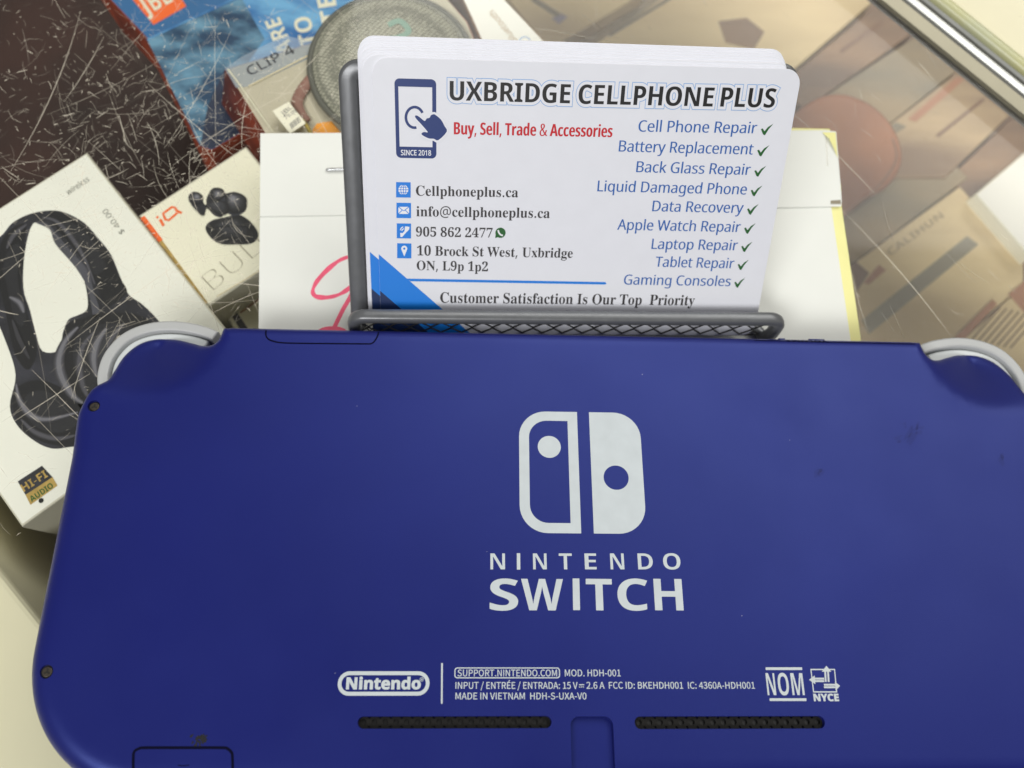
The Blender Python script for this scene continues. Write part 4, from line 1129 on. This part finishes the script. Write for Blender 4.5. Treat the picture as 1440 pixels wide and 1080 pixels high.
s_.v = [(x, y, z + float(zb)) for (x, y, z), zb in zip(s_.v, zback([(x, y) for x, y, z in s_.v]))]
dob = s_.build('dust_specks', con); dob['kind'] = 'stuff'

# white print
def pk(pts): return xy(CONSOLE, pts)
s_ = MB()
A = K(729.8, 600); Bx = K(812, 579.3); Cx = K(818, 749.8); Rr = K(906.5, 700)
ytp, ybt = K(800, 579.3)[1], K(800, 750)[1]; lx = A[0]; rx = K(814.3, 665)[0]; wst = 2.05
r_ = 5.6
s_.flat([rrect(lx, rx, ybt, ytp, r_, 10, (0, 1, 1, 0)), rrect(lx + wst, rx - wst, ybt + wst, ytp - wst, r_ - 1.9, 10, (0, 1, 1, 0))], .03, 'ink')
c = K(772.4, 628.4); s_.flat([circ(*c, K(788.6, 628.4)[0] - c[0], 40)], .03, 'ink')
lx2, rx2 = K(831.6, 665)[0], K(905.8, 690)[0]; c = K(866.4, 671.7)
s_.flat([rrect(lx2, rx2, ybt, ytp, r_, 10, (1, 0, 0, 1)), circ(*c, K(884, 671.7)[0] - c[0], 40)], .03, 'ink')
s_.build('logo_emblem', con)
s_ = MB()
for ch, xa, xb in zip('NINTENDO', (689.3, 726.5, 749.5, 786, 822.3, 858.5, 897.3, 933), (710.5, 732.3, 769.3, 805, 839.5, 878.5, 919, 958)):
    if ch == 'I': s_.flat([pk([(xa + .4, 801), (xb - .6, 801), (xb - .8, 778), (xa + .2, 778)])], .03, 'ink'); continue
    text(s_, CONSOLE, ch, (xa, 801), (xb, 801), 23 if ch != 'O' else 23, 'ink', .03, kind='bsans', grow=-.006 if ch != 'I' else 0)
for ch, xa, xb in zip('SWITCH', (688.5, 733, 805, 825, 869.3, 921.3), (728.7, 792.7, 815.5, 862, 912.5, 961.5)):
    if ch == 'I': s_.flat([pk([(xa + .9, 858), (xb + .2, 858), (xb - .8, 813.5), (xa + .2, 813.5)])], .03, 'ink'); continue
    text(s_, CONSOLE, ch, (xa, 858.2), (xb, 858.5), 44.3, 'ink', .03, kind='bsans')
s_.build('logo_lettering', con)
s_ = MB()
a, b = K(475, 961), K(604, 961); t_, bo = K(540, 944), K(540, 978.3); h = (t_[1] - bo[1]) / 2
s_.flat([rrect(a[0], b[0], bo[1], t_[1], h * .98, 10), rrect(a[0] + .68, b[0] - .68, bo[1] + .68, t_[1] - .68, (h - .68) * .98, 10)], .03, 'ink')
text(s_, CONSOLE, 'Nintendo', (487, 969), (591, 969), 16, 'ink', .03, kind='bsans', grow=.018)
c = K(593, 955.5); s_.flat([circ(*c, .36, 20), circ(*c, .27, 20)], .03, 'ink'); s_.flat([circ(*c, .13, 10)], .03, 'ink')
s_.flat([pk([(620.4, 932.5), (622.8, 932.5), (622.4, 989.5), (620, 989.5)])], .03, 'ink')
s_.build('maker_emblem', con)
s_ = MB()
a, b = K(639, 946), K(787.5, 946); t_, bo = K(713, 938.6), K(713, 953.9)
s_.flat([rrect(a[0], b[0], bo[1], t_[1], .55, 6), rrect(a[0] + .19, b[0] - .19, bo[1] + .19, t_[1] - .19, .4, 6)], .03, 'ink')
for s2, xa, xb, yb3, h in (('SUPPORT.NINTENDO.COM', 643.5, 783.3, 951, 9.3), ('MOD. HDH-001', 794.5, 872.8, 951, 9.3), ('INPUT / ENTRÉE / ENTRADA: 15 V', 640.5, 812.3, 968.6, 9.4), ('2.6 A  FCC ID: BKEHDH001  IC: 4360A-HDH001', 825, 1061.7, 968.4, 9.3), ('MADE IN VIETNAM  HDH-S-UXA-V0', 640.5, 824.7, 983.4, 9.3)):
    text(s_, CONSOLE, s2, (xa, yb3), (xb, yb3), h, 'ink', .03, kind='sans', fname=CJK, grow=.003)
s_.flat([pk([(814.2, 962.2), (821.5, 962.2), (821.5, 963.6), (814.2, 963.6)])], .03, 'ink')
for k in range(3): s_.flat([pk([(814.2 + k * 2.6, 965.4), (816 + k * 2.6, 965.4), (816 + k * 2.6, 966.7), (814.2 + k * 2.6, 966.7)])], .03, 'ink')
s_.build('legal_lettering', con)
s_ = MB()
s_.flat([pk([(1076.5, 938.4), (1127.8, 938.4), (1128, 942.2), (1076.8, 942.2)])], .03, 'ink'); s_.flat([pk([(1082, 982), (1133.8, 982), (1134, 985.8), (1082.4, 985.8)])], .03, 'ink')
for ch, xa, xb in zip('NOM', (1078.5, 1094.5, 1113.5), (1092, 1111, 1132)): text(s_, CONSOLE, ch, (xa + 1, 977.8), (xb, 977.8), 31.5, 'ink', .03, kind='bsans', grow=-.004)
sq = [(1140.3, 941.5), (1173.5, 941.5), (1176.5, 973), (1144, 973)]
s_.ribbon(pk(sq), .3, .03, 'ink', closed=True)
s_.flat([pk([(1162, 936.3), (1169, 944.6), (1155.5, 944.6)])], .04, 'ink'); s_.ribbon(pk([(1160.3, 944), (1161.2, 959)]), .34, .036, 'ink'); s_.ribbon(pk([(1164.3, 944), (1165.2, 959)]), .34, .036, 'ink')
s_.flat([pk([(1137.5, 956), (1145.5, 949.8), (1146.5, 962.3)])], .04, 'ink'); s_.ribbon(pk([(1145, 954.4), (1159, 954.4)]), .34, .037, 'ink'); s_.ribbon(pk([(1145, 957.8), (1159, 957.8)]), .34, .038, 'ink')
s_.flat([pk([(1181.3, 964.6), (1174, 958.5), (1175, 971)])], .04, 'ink'); s_.ribbon(pk([(1158.5, 963), (1174.5, 963)]), .34, .039, 'ink'); s_.ribbon(pk([(1158.5, 966.4), (1174.5, 966.4)]), .34, .04, 'ink')
text(s_, CONSOLE, 'NYCE', (1145, 985.7), (1179.8, 985.7), 9.8, 'ink', .03, kind='bsans', grow=.02)
s_.build('certification_marks', con)
